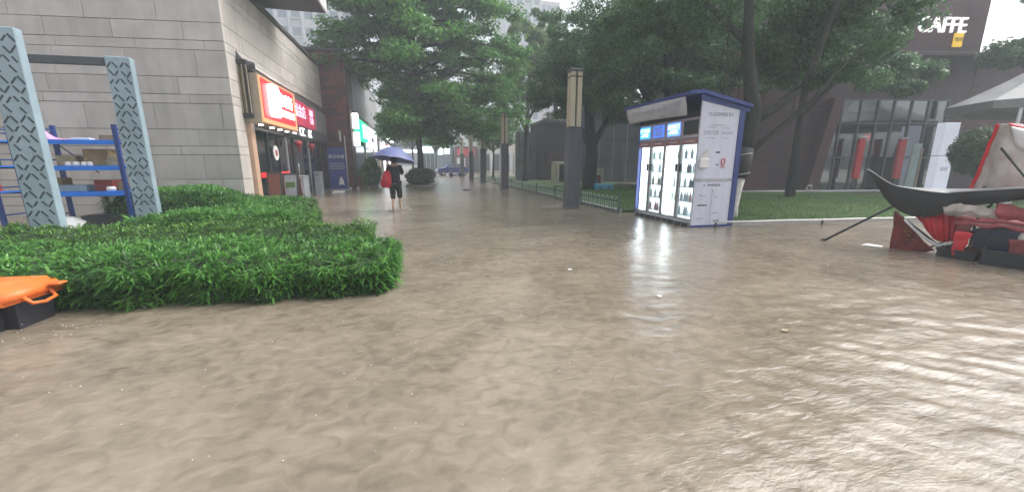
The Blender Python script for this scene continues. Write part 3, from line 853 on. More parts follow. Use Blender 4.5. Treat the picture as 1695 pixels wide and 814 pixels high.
fc = facade('cream_building', 'cream colonnaded building with white piers at the street end', 11.0, 17.5, 70, 6.6, M['cream'],
       [(11.4, 12.5, 0.3, 3.2, M['dark_int'], 'opening'), (13.2, 14.3, 0.3, 3.2, M['dark_int'], 'opening'), (15.0, 16.1, 0.3, 3.2, M['dark_int'], 'opening'), (11.2, 17.3, 3.5, 3.8, M['white_edge'], 'band')])
for x in (11.2, 12.85, 14.65, 16.45, 17.3):
    MB().box(x - .22, x + .22, 69.55, 69.93, -0.1, 3.45, 0.02).build('pier', M['white_edge'], fc)
fy = facade('yellow_building', 'yellow gabled building right of the cream colonnade', 17.9, 20.5, 69, 4.8, M['yellow_wall'],
       [(18.3, 20.1, 0.2, 2.6, M['white'], 'shop_window')])
MB().prism([(17.7, 4.8), (20.7, 4.8), (19.2, 6.9)], 'y', 69, 77).build('gable_roof', M['cream'], fy)
facade('white_building', 'pale white building behind the small street trees', 20.9, 31, 66, 6.0, M['white_edge'],
       [(21.3, 23.6, 0.3, 3.0, M['tower_win'], 'shop_window'), (24.2, 26.6, 0.3, 3.0, M['tower_win'], 'shop_window'), (21.2, 27, 3.4, 4.4, M['pink_cloth'], 'sign_panel')])
cv = thing('street_canopy', 'low grey canopy roof spanning the far street end', 'canopy', (-1, 66, 0))
MB().prism([(-4.4, 3.9), (0.4, 3.7), (0.4, 4.0), (-3.0, 5.5), (-4.4, 5.5)], 'y', 64, 69).build('roof', M['grey_roof'], cv)
for x in (-4.0, 0.1):
    MB().tube([(x, 64.4, -0.1), (x, 64.4, 3.8)], 0.09, 8).build('post', M['steel'], cv, smooth=True)
MB().box(-3.8, 0.0, 63.85, 63.98, 3.25, 3.65, 0.01).build('sign_panel', M['shop_lit'], cv)

# towers in the haze
def tower(name, label, x0, x1, y, h, wall, nb, nf, depth=14, z0=8):
    t = thing(name, label, 'tower', ((x0 + x1) / 2, y, 0), 'pale towers in the haze')
    MB().box(x0, x1, y, y + depth, -0.15, h).build('wall', wall, t)
    w = (x1 - x0) / nb
    fh = (h - z0) / nf
    win = MB().box(-w * .30, w * .30, -0.05, 0.0, 0, fh * .52).mesh('window'); win.materials.append(M['tower_win'])
    sl = MB().box(-w * .38, w * .38, -0.5, 0.0, -0.12, 0.0).mesh('balcony_slab'); sl.materials.append(M['white_edge'])
    for f in range(nf):
        for b in range(nb):
            p = Vector((x0 + (b + .5) * w, y - 0.003, z0 + f * fh + fh * .25))
            place('window', win, t, M=Matrix.Translation(p))
            if b % 2 == 0: place('balcony_slab', sl, t, M=Matrix.Translation(p - Vector((0, 0, .05))))
    for b in range(nb + 1):
        xx = x0 + b * w
        MB().box(xx - .15, xx + .15, y - .35, y - .004, 0, h - .1).build('rib', wall, t)
tower('apartment_tower', 'pale apartment tower rising behind the stone and brick buildings', -30, -10.5, 84, 42, M['tower'], 9, 11)
tower('office_tower', 'pale grey tower fading in the haze above the street trees', 22.5, 31, 100, 46, M['tower'], 4, 10)
tower('office_tower', 'second hazy tower standing just right of the first', 32.5, 40, 112, 45, M['tower_pink'], 4, 10)

# parked car at the far end
def car(loc, rz, body, label):
    t = thing('parked_car', label, 'car', loc)
    Mx = Matrix.Translation(loc) @ Matrix.Rotation(rz, 4, 'Z')
    prof = [(-2.05, .35), (-2.1, .7), (-1.95, .92), (-1.1, 1.0), (-.55, 1.45), (.95, 1.5), (1.6, 1.05), (2.05, .95), (2.1, .4)]
    MB(Mx).prism(prof, 'y', -.85, .85).build('body', body, t)
    MB(Mx).prism([(-.98, 1.02), (-.5, 1.40), (.15, 1.43), (.15, 1.02)], 'y', -.862, .862).build('window', M['tower_win'], t)
    MB(Mx).prism([(.25, 1.02), (.25, 1.43), (.9, 1.44), (1.42, 1.04)], 'y', -.862, .862).build('window', M['tower_win'], t)
    for x in (-1.35, 1.35):
        for s in (-1, 1):
            wm = Mx @ Matrix.Translation((x, s * .8, .32)) @ Matrix.Rotation(R(90), 4, 'X')
            w = MB(wm).lathe([(.2, -.11), (.33, -.1), (.34, 0), (.33, .1), (.2, .11)], (0, 0, 0), 18).build('wheel', M['tyre'], t)
            MB(wm).lathe([(.19, -.115), (.19, .115)], (0, 0, 0), 12).build('rim', M['steel'], w)
    for s in (-.6, .6):
        MB(Mx).box(-2.115, -2.02, s - .16, s + .16, .66, .8).build('headlight', M['white'], t)
car((4.4, 52.5, 0), R(8), M['car_blue'], 'dark blue parked car at the far end of the street')
def scooter(loc, label):
    t = thing('scooter', label, 'scooter', loc)
    Mx = Matrix.Translation(loc)
    for x in (-.55, .55):
        wm = Mx @ Matrix.Translation((x, 0, .25)) @ Matrix.Rotation(R(90), 4, 'X')
        MB(wm).lathe([(.12, -.06), (.24, -.05), (.25, 0), (.24, .05), (.12, .06)], (0, 0, 0), 16).build('wheel', M['tyre'], t)
    MB(Mx).prism([(-.75, .45), (-.2, .3), (.2, .3), (.38, .75), (.46, .75), (.34, .25), (-.2, .2), (-.7, .25)], 'y', -.14, .14).build('body', M['car_blue'], t)
    MB(Mx).box(-.7, -.1, -.15, .15, .52, .68, .04).build('seat', M['dark'], t)
    MB(Mx).tube([(.52, 0, .3), (.4, 0, .98)], .03, 8).build('stem', M['steel'], t)
    MB(Mx).tube([(.38, -.3, 1.02), (.4, 0, .98), (.38, .3, 1.02)], .02, 8).build('handlebar', M['dark'], t)
scooter((4.2, 45.5, 0), 'dark blue scooter parked beyond the lamp posts')

# ================================================================== LAMP POSTS
def lamp_post():
    t = thing('lamp_post', 'x', 'lamp post', (0, 0, 0), 'square lamp posts along the fence')
    MB().box(-.235, .235, -.235, .235, -.15, 0.08, .012).build('foot', M['lamp_grey'], t)
    MB().box(-.215, .215, -.215, .215, .082, 2.58, .012).build('column', M['lamp_grey'], t)
    MB().box(-.222, .222, -.222, .222, 2.583, 2.63, .006).build('collar', M['lamp_grey'], t)
    MB().box(-.10, .10, -.10, .10, 2.632, 4.26).build('core', M['dark'], t)
    for sx in (-1, 1):
        for sy in (-1, 1):
            MB().box(sx * .105 - .075, sx * .105 + .075, sy * .105 - .075, sy * .105 + .075, 2.632, 4.28, .008).build('light_strip', M['lamp_gold'], t)
    MB().box(-.192, .192, -.192, .192, 4.12, 4.15, .004).build('band', M['dark'], t)
    MB().box(-.2, .2, -.2, .2, 4.283, 4.36, .01).build('cap', M['lamp_grey'], t)
    for z in (.75, .8):
        MB().box(-.05, .05, -.222, -.217, z, z + .02).build('hatch_bolt', M['dark'], t)
    return t
lp0 = lamp_post()
for i, (x, y, lb) in enumerate(((4.97, 12.25, 'square grey and pale gold lamp post nearest the camera'), (4.99, 22.9, 'second square lamp post down the street'), (5.0, 31.0, 'third square lamp post down the street'), (5.0, 38.0, 'fourth square lamp post down the street'), (5.0, 46.0, 'fifth square lamp post, farthest down the street'))):
    o = lp0 if i == 0 else copy_tree(lp0)
    o.location = (x, y, 0); o['label'] = lb

# ================================================================== LOW GREEN FENCE
fen = thing('hoop_fence', 'low green fence with pale arched hoops beside the lawn', 'fence', (5.85, 17.6, 0))
fy_ = [10.63, 13.45, 16.3, 19.1, 21.95, 24.6, 27.4, 30.2]
post = MB().box(-.03, .03, -.03, .03, -.15, .53, .005).mesh('post'); post.materials.append(M['fence_green'])
hp = MB().tube([(0, -.085, .05), (0, -.085, .40), (0, -.06, .455), (0, 0, .48), (0, .06, .455), (0, .085, .40), (0, .085, .05)], .011, 6, False).mesh('hoop')
hp.materials.append(M['hoop'])
for i, y in enumerate(fy_):
    place('post', post, fen, M=Matrix.Translation((5.85, y, 0)))
    if i < len(fy_) - 1:
        y2 = fy_[i + 1]
        for z in (.06, .36):
            MB().box(5.838, 5.862, y + .03, y2 - .03, z - .018, z + .018).build('rail', M['fence_green'], fen)
        n_ = 9
        for k in range(n_):
            place('hoop', hp, fen, M=Matrix.Translation((5.85, y + (k + .5) * (y2 - y) / n_, 0)))
            MB().tube([(5.85, y + (k + 1) * (y2 - y) / n_ - .02, .06), (5.85, y + (k + 1) * (y2 - y) / n_ - .02, .36)], .008, 5).build('picket', M['fence_green'], fen) if k < n_ - 1 else None

# ================================================================== VENDING KIOSK
kx0, kx1, ky0, ky1 = 6.15, 7.2, 7.78, 10.28
ki = thing('vending_kiosk', 'smart vending kiosk with four lit glass doors, white side panel and blue roof', 'kiosk', (6.7, 9.0, 0))
MB().box(kx0 + .02, kx1, ky0, ky1, -.15, .10, .008).build('plinth', M['grille'], ki)
for k in range(9):
    MB().box(kx0 + .0, kx0 + .017, ky0 + .12 + k * .26, ky0 + .32 + k * .26, -.02, .07).build('vent', M['dark'], ki)
MB().box(kx1 - .05, kx1, ky0, ky1, .10, 2.66).build('back_panel', M['blue'], ki)
MB().prism([(kx0 + .02, .10), (kx1 - .05, .10), (kx1 - .05, 2.64), (kx0 + .02, 2.72)], 'y', ky1 - .04, ky1).build('far_side', M['blue'], ki)
MB().prism([(kx0 + .0, .05), (kx1 - .052, .05), (kx1 - .052, 2.66), (kx0 + .0, 2.82)], 'y', ky0 - .035, ky0).build('side_panel', M['kiosk_white'], ki)
MB().prism([(kx1 - .048, .03), (kx1 + .09, .03), (kx1 + .09, 2.70), (kx1 - .048, 2.70)], 'y', ky0 - .05, ky0 + .03).build('corner_post', M['blue'], ki)
MB().box(kx0 - .02, kx1 + .09, ky0 - .045, ky0 - .0355, .0, .05).build('bottom_trim', M['blue'], ki)
# roof, sloping down to the back, with the fascia
rf = MB().prism([(5.78, 2.93), (6.1, 2.96), (7.42, 2.70), (7.42, 2.77), (6.1, 3.04), (5.78, 3.0)], 'y', ky0 - .12, ky1 + .22).build('roof', M['blue'], ki)
MB().prism([(6.1, 2.83), (7.40, 2.61), (7.40, 2.70), (6.1, 2.955)], 'y', ky0 - .055, ky0 - .036).build('gable_trim', M['blue'], rf)
MB().box(kx0 + .1, kx1 - .05, ky0 + .02, ky1 - .04, 2.50, 2.62).build('top_deck', M['dark'], ki)
# hung cloth sign over the front
ms = MB().sheet(grid_interp([[(5.80, 10.42, 2.95), (5.79, 9.1, 2.93), (5.80, 7.88, 2.91)], [(5.84, 10.40, 2.76), (5.80, 9.1, 2.74), (5.85, 7.88, 2.72)], [(5.92, 10.40, 2.57), (5.86, 9.1, 2.55), (5.90, 7.90, 2.52)]], 7, 15), .01)
aw = ms.build('hung_sign', M['awning'], ki, smooth=True)
txt('无人零售智能售货机', 0.235, (5.788, 9.05, 2.78), (0, -1, 0), (-1, 0, .22), M['print2'], aw, .002)
txt('扫码开门  即拿即走', 0.085, (5.835, 8.5, 2.61), (0, -1, 0), (-1, 0, .22), M['print2'], aw, .002)
# screens above the doors
MB().box(kx0 + .03, kx0 + .09, ky0 + .01, ky1 - .04, 2.07, 2.50).build('screen_housing', M['steel'], ki)
dw = (ky1 - ky0) / 4
scr = ['screen_off', 'screen_c', 'screen_b', 'screen_a']
for k in range(4):
    y0 = ky0 + k * dw
    s_ = MB().box(kx0 + .012, kx0 + .028, y0 + .07, y0 + dw - .07, 2.13, 2.44, .004).build('screen', M[scr[k]], ki)
    if k:
        txt(['', '扫码开门', '请扫码', '开门购物'][k], 0.115, (kx0 + .008, y0 + dw / 2, 2.335), (0, -1, 0), (-1, 0, 0), M['screen_txt'] if k != 2 else M['print2'], s_, .001)
        for q in range(2):
            MB().box(kx0 + .007, kx0 + .011, y0 + .15, y0 + dw - .15 - .05 * q, 2.19 + .05 * q, 2.215 + .05 * q).build('screen_line', M['screen_txt'] if k != 2 else M['print2'], s_)
# two double fridges
bottle_me = {}
for nm, col in (('green', (0.40, 0.55, 0.45)), ('clear', (0.62, 0.70, 0.74)), ('amber', (0.60, 0.48, 0.36)), ('grey', (0.28, 0.30, 0.33)), ('red', (0.55, 0.30, 0.30)), ('white', (0.78, 0.78, 0.78))):
    me = MB().lathe([(.032, 0), (.034, .02), (.034, .13), (.014, .185), (.014, .215)], (0, 0, 0), 9).mesh('bottle')
    me.materials.append(mat('drink_' + nm, col, 0.25))
    bottle_me[nm] = me
bottles = []
for fdg in range(2):
    y0 = ky0 + .02 + fdg * 2 * dw; y1 = y0 + 2 * dw - (.02 if fdg == 0 else .07)
    cab = MB()
    cab.box(kx1 - .14, kx1 - .055, y0 + .01, y1 - .01, .15, 2.0)
    cab.box(kx0 + .12, kx1 - .14, y0 + .01, y0 + .04, .15, 2.0)
    cab.box(kx0 + .12, kx1 - .14, y1 - .04, y1 - .01, .15, 2.0)
    cab.box(kx0 + .12, kx1 - .14, y0 + .04, y1 - .04, 1.97, 2.0)
    cab.box(kx0 + .12, kx1 - .14, y0 + .04, y1 - .04, .15, .18)
    cb = cab.build('fridge_cabinet', M['fridge_in'], ki)
    for s in range(5):
        zz = .22 + s * .345
        MB().box(kx0 + .16, kx1 - .15, y0 + .05, y1 - .05, zz - .012, zz).build('shelf', M['white'], cb)
        kinds = random.sample(list(bottle_me), 3)
        yy = y0 + .12
        while yy < y1 - .12:
            if random.random() < .48:
                bottles.append((kinds[int((yy - y0) / (y1 - y0) * 3) % 3], (kx0 + .22 + random.uniform(0, .03), yy, zz + .001)))
            yy += random.uniform(.085, .13)
    # LED strip in the far corner of each cabinet: bright bands in the photograph
    MB().box(kx0 + .125, kx0 + .15, y1 - .17, y1 - .045, .22, 1.96).build('led_strip', M['led'], cb)
    for dr in range(2):
        a = y0 + dr * dw + .004; b = a + dw - .014
        door = MB()
        door.box(kx0 + .04, kx0 + .09, a, a + .045, .12, 2.05); door.box(kx0 + .04, kx0 + .09, b - .045, b, .12, 2.05)
        door.box(kx0 + .04, kx0 + .09, a + .045, b - .045, .12, .17); door.box(kx0 + .04, kx0 + .09, a + .045, b - .045, 1.90, 2.05)
        do = door.build('door', M['steel'], ki)
        MB().box(kx0 + .055, kx0 + .062, a + .046, b - .046, .171, 1.899).build('pane', M['glass'], do)
        MB().box(kx0 + .03, kx0 + .039, a + .03, b - .03, 1.915, 2.04).build('header', M['header'], do)
        hy = b - .07 if dr == 0 else a + .07
        MB().box(kx0 + .005, kx0 + .04, hy - .03, hy + .03, 1.28, 1.46, .008).build('lock', M['dark'], do)
        MB().box(kx0 + .026, kx0 + .0295, a + .12, b - .16, 1.965, 1.99).build('print_line', M['awning'], do)
ORD = ['first', 'second', 'third', 'fourth', 'fifth', 'sixth', 'seventh', 'eighth', 'ninth', 'tenth', 'eleventh', 'twelfth', 'thirteenth']
rowsb = {}
for nm, p in bottles: rowsb.setdefault((p[1] > ky0 + 2 * dw, round((p[2] - .22) / .345)), []).append((nm, p))
for (far, sh), lst in rowsb.items():
    for q, (nm, p) in enumerate(sorted(lst, key=lambda e: -e[1][1])):
        lb = '%s drink bottle from the left on the %s shelf of the %s kiosk fridge' % (ORD[q], ['bottom', 'second lowest', 'middle', 'second highest', 'top'][sh], 'left' if far else 'right')
        place('drink_bottle', bottle_me[nm], label=lb, cat='bottle', group='drinks in the vending fridges', M=Matrix.Translation(p))
# print on the white side panel
Y_ = ky0 - .0355
pnl = [o for o in bpy.data.objects if o.name.startswith('side_panel')][0]
NN, XX = (0, -1, 0), (1, 0, 0)
txt('CLASSINESS 8·S', .105, (6.66, Y_, 2.54), XX, NN, M['print'], pnl, .002, width=.92)
for (x, z, w) in ((6.62, 2.31, .42), (6.44, 2.26, .2), (6.84, 2.25, .22), (6.44, 2.03, .24), (6.84, 2.03, .16)):
    MB().box(x - w / 2, x + w / 2, Y_ - .003, Y_, z - .007, z + .007).build('print_line', M['print2'], pnl)
txt('全程冷链', .105, (6.44, Y_, 2.14), XX, NN, M['print2'], pnl, .002)
txt('24小时', .095, (6.87, Y_, 2.14), XX, NN, M['print2'], pnl, .002)
MB().box(6.62, 6.73, Y_ - .004, Y_, 1.70, 1.735).build('camera_slot', M['dark'], pnl)
MB().box(6.66, 6.71, Y_ - .004, Y_, 1.43, 1.455).build('camera_slot', M['dark'], pnl)
MB().tube([(6.84 + .045 * math.cos(a), Y_ - .006, 1.51 + .085 * math.sin(a)) for a in np.linspace(2.2, 2.2 + 5.3, 18)], .011, 6).build('red_mark', M['red'], pnl)
MB().box(6.78, 6.90, Y_ - .003, Y_, 1.375, 1.395).build('print_line', M['red'], pnl)
MB().box(6.14, 7.13, Y_ - .004, Y_, 1.06, 1.135).build('grey_band', M['print2'], pnl)
txt('扫码开门自助购物享优惠', .068, (6.63, Y_ - .004, 1.098), XX, NN, M['white'], pnl, .002)
txt('使用说明指南', .06, (6.66, Y_, .975), XX, NN, M['print'], pnl, .002)
MB(Matrix.Translation((6.40, Y_, .975)) @ Matrix.Rotation(R(90), 4, 'X')).lathe([(.03, 0), (.03, .004)], (0, 0, 0), 14).build('badge', M['print2'], pnl)
MB().box(6.635, 6.641, Y_ - .003, Y_, .05, .84).build('print_line', M['print2'], pnl)
MB(Matrix.Translation((6.638, Y_, .85)) @ Matrix.Rotation(R(90), 4, 'X')).lathe([(.014, 0), (.014, .004)], (0, 0, 0), 10).build('dot', M['print'], pnl)
for (x0, x1, z, t_) in ((6.27, 6.52, .50, .035), (6.27, 6.46, .20, .018), (6.74, 6.9, .13, .03), (6.72, 6.82, .70, .016), (6.33, 6.48, .72, .016), (6.70, 6.86, .32, .016), (6.29, 6.35, .75, .02)):
    MB().box(x0, x1, Y_ - .003, Y_, z, z + t_).build('print_line', M['print'] if t_ > .025 else M['print2'], pnl)
nb = thing('paper_holder', 'white paper leaflet pouch stuck on the kiosk side panel', 'leaflet', (6.33, Y_, 1.4))
MB().box(6.19, 6.43, Y_ - .06, Y_ - .006, 1.37, 1.58, .01).build('pouch', M['white'], nb)
MB().sheet(grid_interp([[(6.22, Y_ - .02, 1.582), (6.31, Y_ - .03, 1.582), (6.42, Y_ - .02, 1.582)], [(6.24, Y_ - .03, 1.68), (6.31, Y_ - .06, 1.70), (6.40, Y_ - .04, 1.66)], [(6.27, Y_ - .05, 1.72), (6.31, Y_ - .09, 1.79), (6.36, Y_ - .07, 1.71)]], 6, 6), .004).build('leaflet', M['white'], nb)

# ================================================================== TREES
def tree(name, label, loc, group=None):
    return thing(name, label, 'tree', loc, group)

def tiered_tree(x, y):
    t = tree('tiered_tree', 'large spreading tree with tiered branches in the middle of the street', (x, y, 0))
    tr = MB().tube([(x, y, -.1), (x + .05, y, 2), (x - .08, y, 4.2), (x + .1, y, 7), (x - .1, y, 10), (x, y, 13.5)], [.27, .2, .18, .15, .11, .05], 10)
    tr.build('trunk', M['bark'], t, smooth=True)
    cs, rs_ = [], []
    br = MB()
    lv = [(3.5, 3.6, 5), (4.0, 5.6, 7), (4.7, 6.4, 7), (5.9, 7.0, 8), (7.2, 7.2, 8), (8.6, 6.9, 8), (10.0, 6.3, 8), (11.4, 5.4, 7), (12.8, 4.2, 7), (13.9, 2.6, 5)]
    for li, (z, Rm, n) in enumerate(lv):
        off = random.uniform(0, 6.28)
        for k in range(n):
            a = off + 6.283 * k / n + random.uniform(-.2, .2)
            L = Rm * random.uniform(.75, 1.1)
            if z < 6.5 and math.cos(a) < -.25: L *= .42
            rise = random.uniform(.1, .9); drp = random.uniform(.5, 1.3)
            pts = []
            for q in range(7):
                s = q / 6
                bend = a + .25 * math.sin(s * 3 + k)
                pts.append(Vector((x + math.cos(bend) * L * s, y + math.sin(bend) * L * s, z + rise * math.sin(s * 2.2) - drp * s * s)))
            br.tube(pts, [.09 * (1 - .85 * q / 6) + .01 for q in range(7)], 6)
            for q in range(2, 14):
                s = q / 13
                if s < .28: continue
                i_ = min(int(s * 6), 5); f_ = s * 6 - i_
                p = pts[i_].lerp(pts[i_ + 1], f_)
                for _ in range(2):
                    w = (0.35 + .75 * s) * random.uniform(.7, 1.2)
                    pp = p + Vector((random.gauss(0, .55), random.gauss(0, .55), random.gauss(.05, .16)))
                    if pp.x < x - 2.0 and pp.z < 6.0 + .25 * (x - 2 - pp.x): continue
                    cs.append(tuple(pp)); rs_.append((w, w, .24 * random.uniform(.8, 1.5)))
    br.build('branches', M['bark'], t, smooth=True)
    crown_obj(t, cs, rs_, 100, .25, .125, M['leaf_tier'], droop=.25, shell=.2, upbias=.9)
    return t
tiered_tree(0.15, 27.4)

def ficus(name, label, base, limbs, blobs, per, L, Wd, lm, r0=.28, bark='bark', group='trees on the lawn', shell=.35, up=.5, droop=.35):
    t = tree(name, label, base, group)
    x, y, z = base
    for i, (pts, ra, rb_) in enumerate(limbs):
        n = len(pts)
        MB().tube(pts, [ra + (rb_ - ra) * k / (n - 1) for k in range(n)], 10).build('trunk' if i == 0 else 'limb', M[bark], t, smooth=True)
    cs, rs_ = [], []
    for (c, r, n) in blobs:
        for _ in range(n):
            d = Vector((random.gauss(0, 1), random.gauss(0, 1), random.gauss(0, 1))).normalized() * (random.random() ** .4)
            p = (c[0] + d.x * r[0], c[1] + d.y * r[1], c[2] + d.z * r[2])
            q = random.uniform(.45, .95) * min(1.0, .35 + r[0] * .18)
            cs.append(p); rs_.append((q, q, q * random.uniform(.5, .85)))
    crown_obj(t, cs, rs_, per, L, Wd, M[lm], droop=droop, shell=shell, upbias=up)
    return t

# ficus right behind the kiosk: limewashed foot, black wrap, forked limbs
t4 = ficus('ficus_tree', 'dark forked tree with limewashed foot right behind the kiosk', (8.05, 8.75, 0),
    [([(8.30, 8.75, 1.75), (8.42, 8.74, 2.2), (8.50, 8.75, 2.75), (8.38, 8.8, 3.3), (8.25, 8.85, 4.0), (8.15, 8.9, 5.0), (8.1, 9.0, 6.4)], .24, .09),
     ([(8.46, 8.75, 2.5), (8.75, 8.68, 2.72), (9.05, 8.6, 2.9), (9.5, 8.5, 3.25), (9.8, 8.45, 3.75), (10.0, 8.4, 4.6), (10.25, 8.4, 5.6)], .15, .06),
     ([(8.34, 8.72, 1.6), (8.7, 8.6, 2.0), (9.2, 8.45, 2.45), (9.75, 8.3, 3.0), (10.3, 8.2, 3.7), (11.2, 8.2, 4.5)], .085, .03),
     ([(8.2, 8.9, 4.4), (7.5, 9.4, 5.3), (6.8, 9.9, 6.3)], .09, .04), ([(10.0, 8.4, 4.5), (11.0, 8.9, 5.3), (12.2, 9.4, 5.7)], .07, .03)],
    [((8.7, 9.9, 6.4), (3.6, 2.2, 1.4), 55), ((11.1, 9.2, 5.3), (2.1, 1.8, 1.2), 42), ((12.9, 10.2, 4.5), (1.3, 1.2, .75), 20), ((10.6, 10.2, 4.4), (1.6, 1.0, .8), 14), ((6.9, 10.9, 5.6), (1.8, 1.5, 1.0), 18)],
    360, .115, .055, 'leaf_ficus', bark='bark_green')
MB().tube([(8.10, 8.74, -.1), (8.12, 8.75, .35), (8.18, 8.75, .75), (8.24, 8.75, 1.12)], [.23, .19, .18, .19], 12).build('limewashed_foot', M['limewash'], t4, smooth=True)
MB().tube([(8.21, 8.75, 1.10), (8.27, 8.75, 1.45), (8.32, 8.75, 1.86)], [.235, .27, .25], 12).build('black_wrap', M['wrap'], t4, smooth=True)
for zz in (1.22, 1.72):
    MB().tube([(8.25 + .26 * math.cos(a), 8.75 + .27 * math.sin(a), zz + .04 * math.cos(a)) for a in np.linspace(0, 6.1, 16)], .010, 5).build('tie', M['limewash'], t4)
# aerial roots
for k in range(9):
    xx = 8.3 + random.uniform(-.6, 2.4); yy = 8.9 + random.uniform(-.3, .8)
    MB().tube([(xx, yy, 4.4 + random.random()), (xx + .05, yy, 3.3), (xx + random.uniform(-.1, .1), yy, 1.8 + random.random())], [.012, .009, .004], 5).build('aerial_root', M['bark'], t4)

ficus('lawn_tree', 'dense dark tree filling the view above the kiosk roof', (10.6, 15.2, 0),
    [([(10.6, 15.2, 0), (10.7, 15.2, 2), (10.5, 15.3, 4), (10.2, 15.4, 6.5)], .34, .14), ([(10.6, 15.2, 2.6), (11.8, 15.6, 4.4), (12.8, 16, 6)], .16, .06), ([(10.6, 15.2, 2.4), (9.3, 15.2, 4.2), (8.2, 15.5, 6)], .16, .06)],
    [((9.9, 15.4, 7.2), (3.4, 2.4, 2.6), 80), ((12.8, 16.6, 6.4), (2.6, 2.0, 2.2), 50), ((8.4, 15.6, 4.9), (1.8, 1.8, 1.3), 26), ((11.2, 14.8, 4.5), (2.2, 1.4, 1.0), 24)], 330, .15, .075, 'leaf_ficus')
ficus('lawn_tree', 'shady tree behind the nearest lamp post', (9.4, 20.6, 0),
    [([(9.4, 20.6, 0), (9.5, 20.6, 2), (9.3, 20.8, 4.4), (9.2, 21, 8)], .42, .15), ([(9.4, 20.6, 2.2), (10.6, 21, 4.0), (11.6, 21.6, 6)], .2, .07), ([(9.4, 20.6, 2.4), (8.1, 20.9, 4.5), (7.2, 21.2, 7)], .18, .06)],
    [((9.0, 21, 7.0), (3.2, 2.6, 2.9), 84), ((11.8, 21.8, 5.6), (2.6, 2, 2.4), 46), ((7.7, 20.6, 4.8), (1.7, 1.7, 1.2), 26)], 300, .17, .085, 'leaf_ficus')
ficus('lawn_tree', 'lighter yellow green tree rising left of the lamp post', (8.6, 31.5, 0),
    [([(8.6, 31.5, 0), (8.7, 31.5, 3), (8.9, 31.6, 7), (9.2, 31.6, 11)], .24, .08), ([(8.7, 31.5, 4), (7.4, 31.5, 6.5), (6.9, 31.5, 8.5)], .12, .04), ([(8.7, 31.5, 4.6), (10.2, 31.5, 7.4), (11.2, 31.8, 9.5)], .12, .04)],
    [((9.2, 31.8, 11.0), (2.0, 1.8, 2.2), 40), ((8.2, 31.6, 7.6), (3.2, 2.4, 2.2), 60), ((11.0, 32, 8.4), (2.2, 2, 2.4), 34)], 240, .22, .11, 'leaf_light')
ficus('lawn_tree', 'tall dim tree behind the yellow green one', (13.2, 37, 0),
    [([(13.2, 37, 0), (13.3, 37, 4), (13.0, 37, 9)], .4, .15), ([(13.2, 37, 4), (15.2, 37, 8)], .2, .08)],
    [((13.4, 37, 9.5), (4.6, 3, 4.0), 80), ((17.5, 38, 8), (3.4, 3, 3.4), 46)], 200, .28, .14, 'leaf_ficus')
for i, (x, y, h, lb) in enumerate(((7.6, 40.5, 6.5, 'small street tree just past the third lamp post'), (8.4, 50, 7.0, 'slim street tree near the far lamp posts'), (12.4, 56, 8, 'street tree before the yellow building'), (2.6, 60, 7.5, 'street tree at the far end behind the blue car'), (-0.6, 47, 7.5, 'street tree directly behind the big tiered tree'))):
    ficus('street_tree', lb, (x, y, 0), [([(x, y, 0), (x + .1, y, h * .35), (x, y, h * .75)], .14, .06), ([(x, y, h * .4), (x + 1.1, y, h * .65)], .07, .03), ([(x, y, h * .42), (x - 1.1, y + .3, h * .68)], .07, .03)],
        [((x, y, h * .72), (2.3, 2.0, h * .25), 42)], 150, .26, .13, 'leaf_tier' if i % 2 else 'leaf_ficus', group='slim trees along the far street')
ficus('edge_tree', 'tree reaching in at the right edge above the parasol', (28.6, 13.0, 0),
    [([(28.6, 13.0, 0), (28.6, 13.1, 4), (28.3, 13.4, 8.5)], .22, .08), ([(28.6, 13.1, 5), (27.6, 13.7, 6.6)], .09, .03), ([(28.4, 13.3, 7), (28.7, 13.5, 9.0)], .07, .03)],
    [((27.7, 13.8, 6.5), (1.5, .9, .6), 26), ((28.9, 13.5, 9.3), (1.0, .9, .6), 18), ((28.8, 13.2, 7.6), (.9, .9, 1.6), 14)], 170, .18, .09, 'leaf_ficus')
random.seed(21)
ficus('cafe_tree', 'leafy tree screening the upper cafe front', (15.6, 13.6, 0),
    [([(15.6, 13.6, 0), (15.6, 13.6, 3), (15.5, 13.6, 6.5)], .2, .08), ([(15.6, 13.6, 3.4), (17.4, 13.2, 5.4), (19, 13, 6.4)], .1, .04)],
    [((15.9, 13.4, 6.8), (2.3, 1.5, 1.8), 52), ((17.4, 12.8, 6.0), (1.4, 1.2, 1.1), 22), ((19.0, 12.7, 4.9), (1.6, 1.0, .75), 20), ((14.0, 13.8, 6.0), (2.0, 1.4, 1.6), 26)], 300, .15, .075, 'leaf_ficus')

# planter with clipped shrub round the tiered tree
def round_bush(name, label, c, r, per, L, lm, planter=None, trunk=None, group=None):
    t = thing(name, label, 'shrub', (c[0], c[1], 0), group)
    n = 70
    d = unit(rng.normal(size=(n, 3)))
    cs = np.array(c) + d * np.array(r) * .78
    crown_obj(t, cs, np.tile(np.array([[.30 * r[0]] * 2 + [.3 * r[2]]]), (n, 1)), per, L, L * .5, M[lm], shell=.3)
    bm = bmesh.new(); bmesh.ops.create_icosphere(bm, subdivisions=2, radius=1)
    for v in bm.verts: v.co = Vector((c[0] + v.co.x * r[0] * .8, c[1] + v.co.y * r[1] * .8, c[2] + v.co.z * r[2] * .8))
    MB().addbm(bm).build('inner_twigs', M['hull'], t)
    if planter: MB().lathe([(planter, -.12), (planter * 1.03, .12), (planter * .93, .12), (planter * .9, .02)], (c[0], c[1], 0), 28).build('planter_ring', M['terracotta'], t)
    if trunk: MB().tube([(c[0], c[1], -.1), (c[0], c[1], c[2])], .06, 8).build('trunk', M['bark'], t)
round_bush('clipped_shrub', 'round clipped shrub in a ring planter at the foot of the tiered tree', (0.15, 27.3, .62), (1.05, 1.05, .62), 170, .13, 'leaf_bush', planter=1.0)
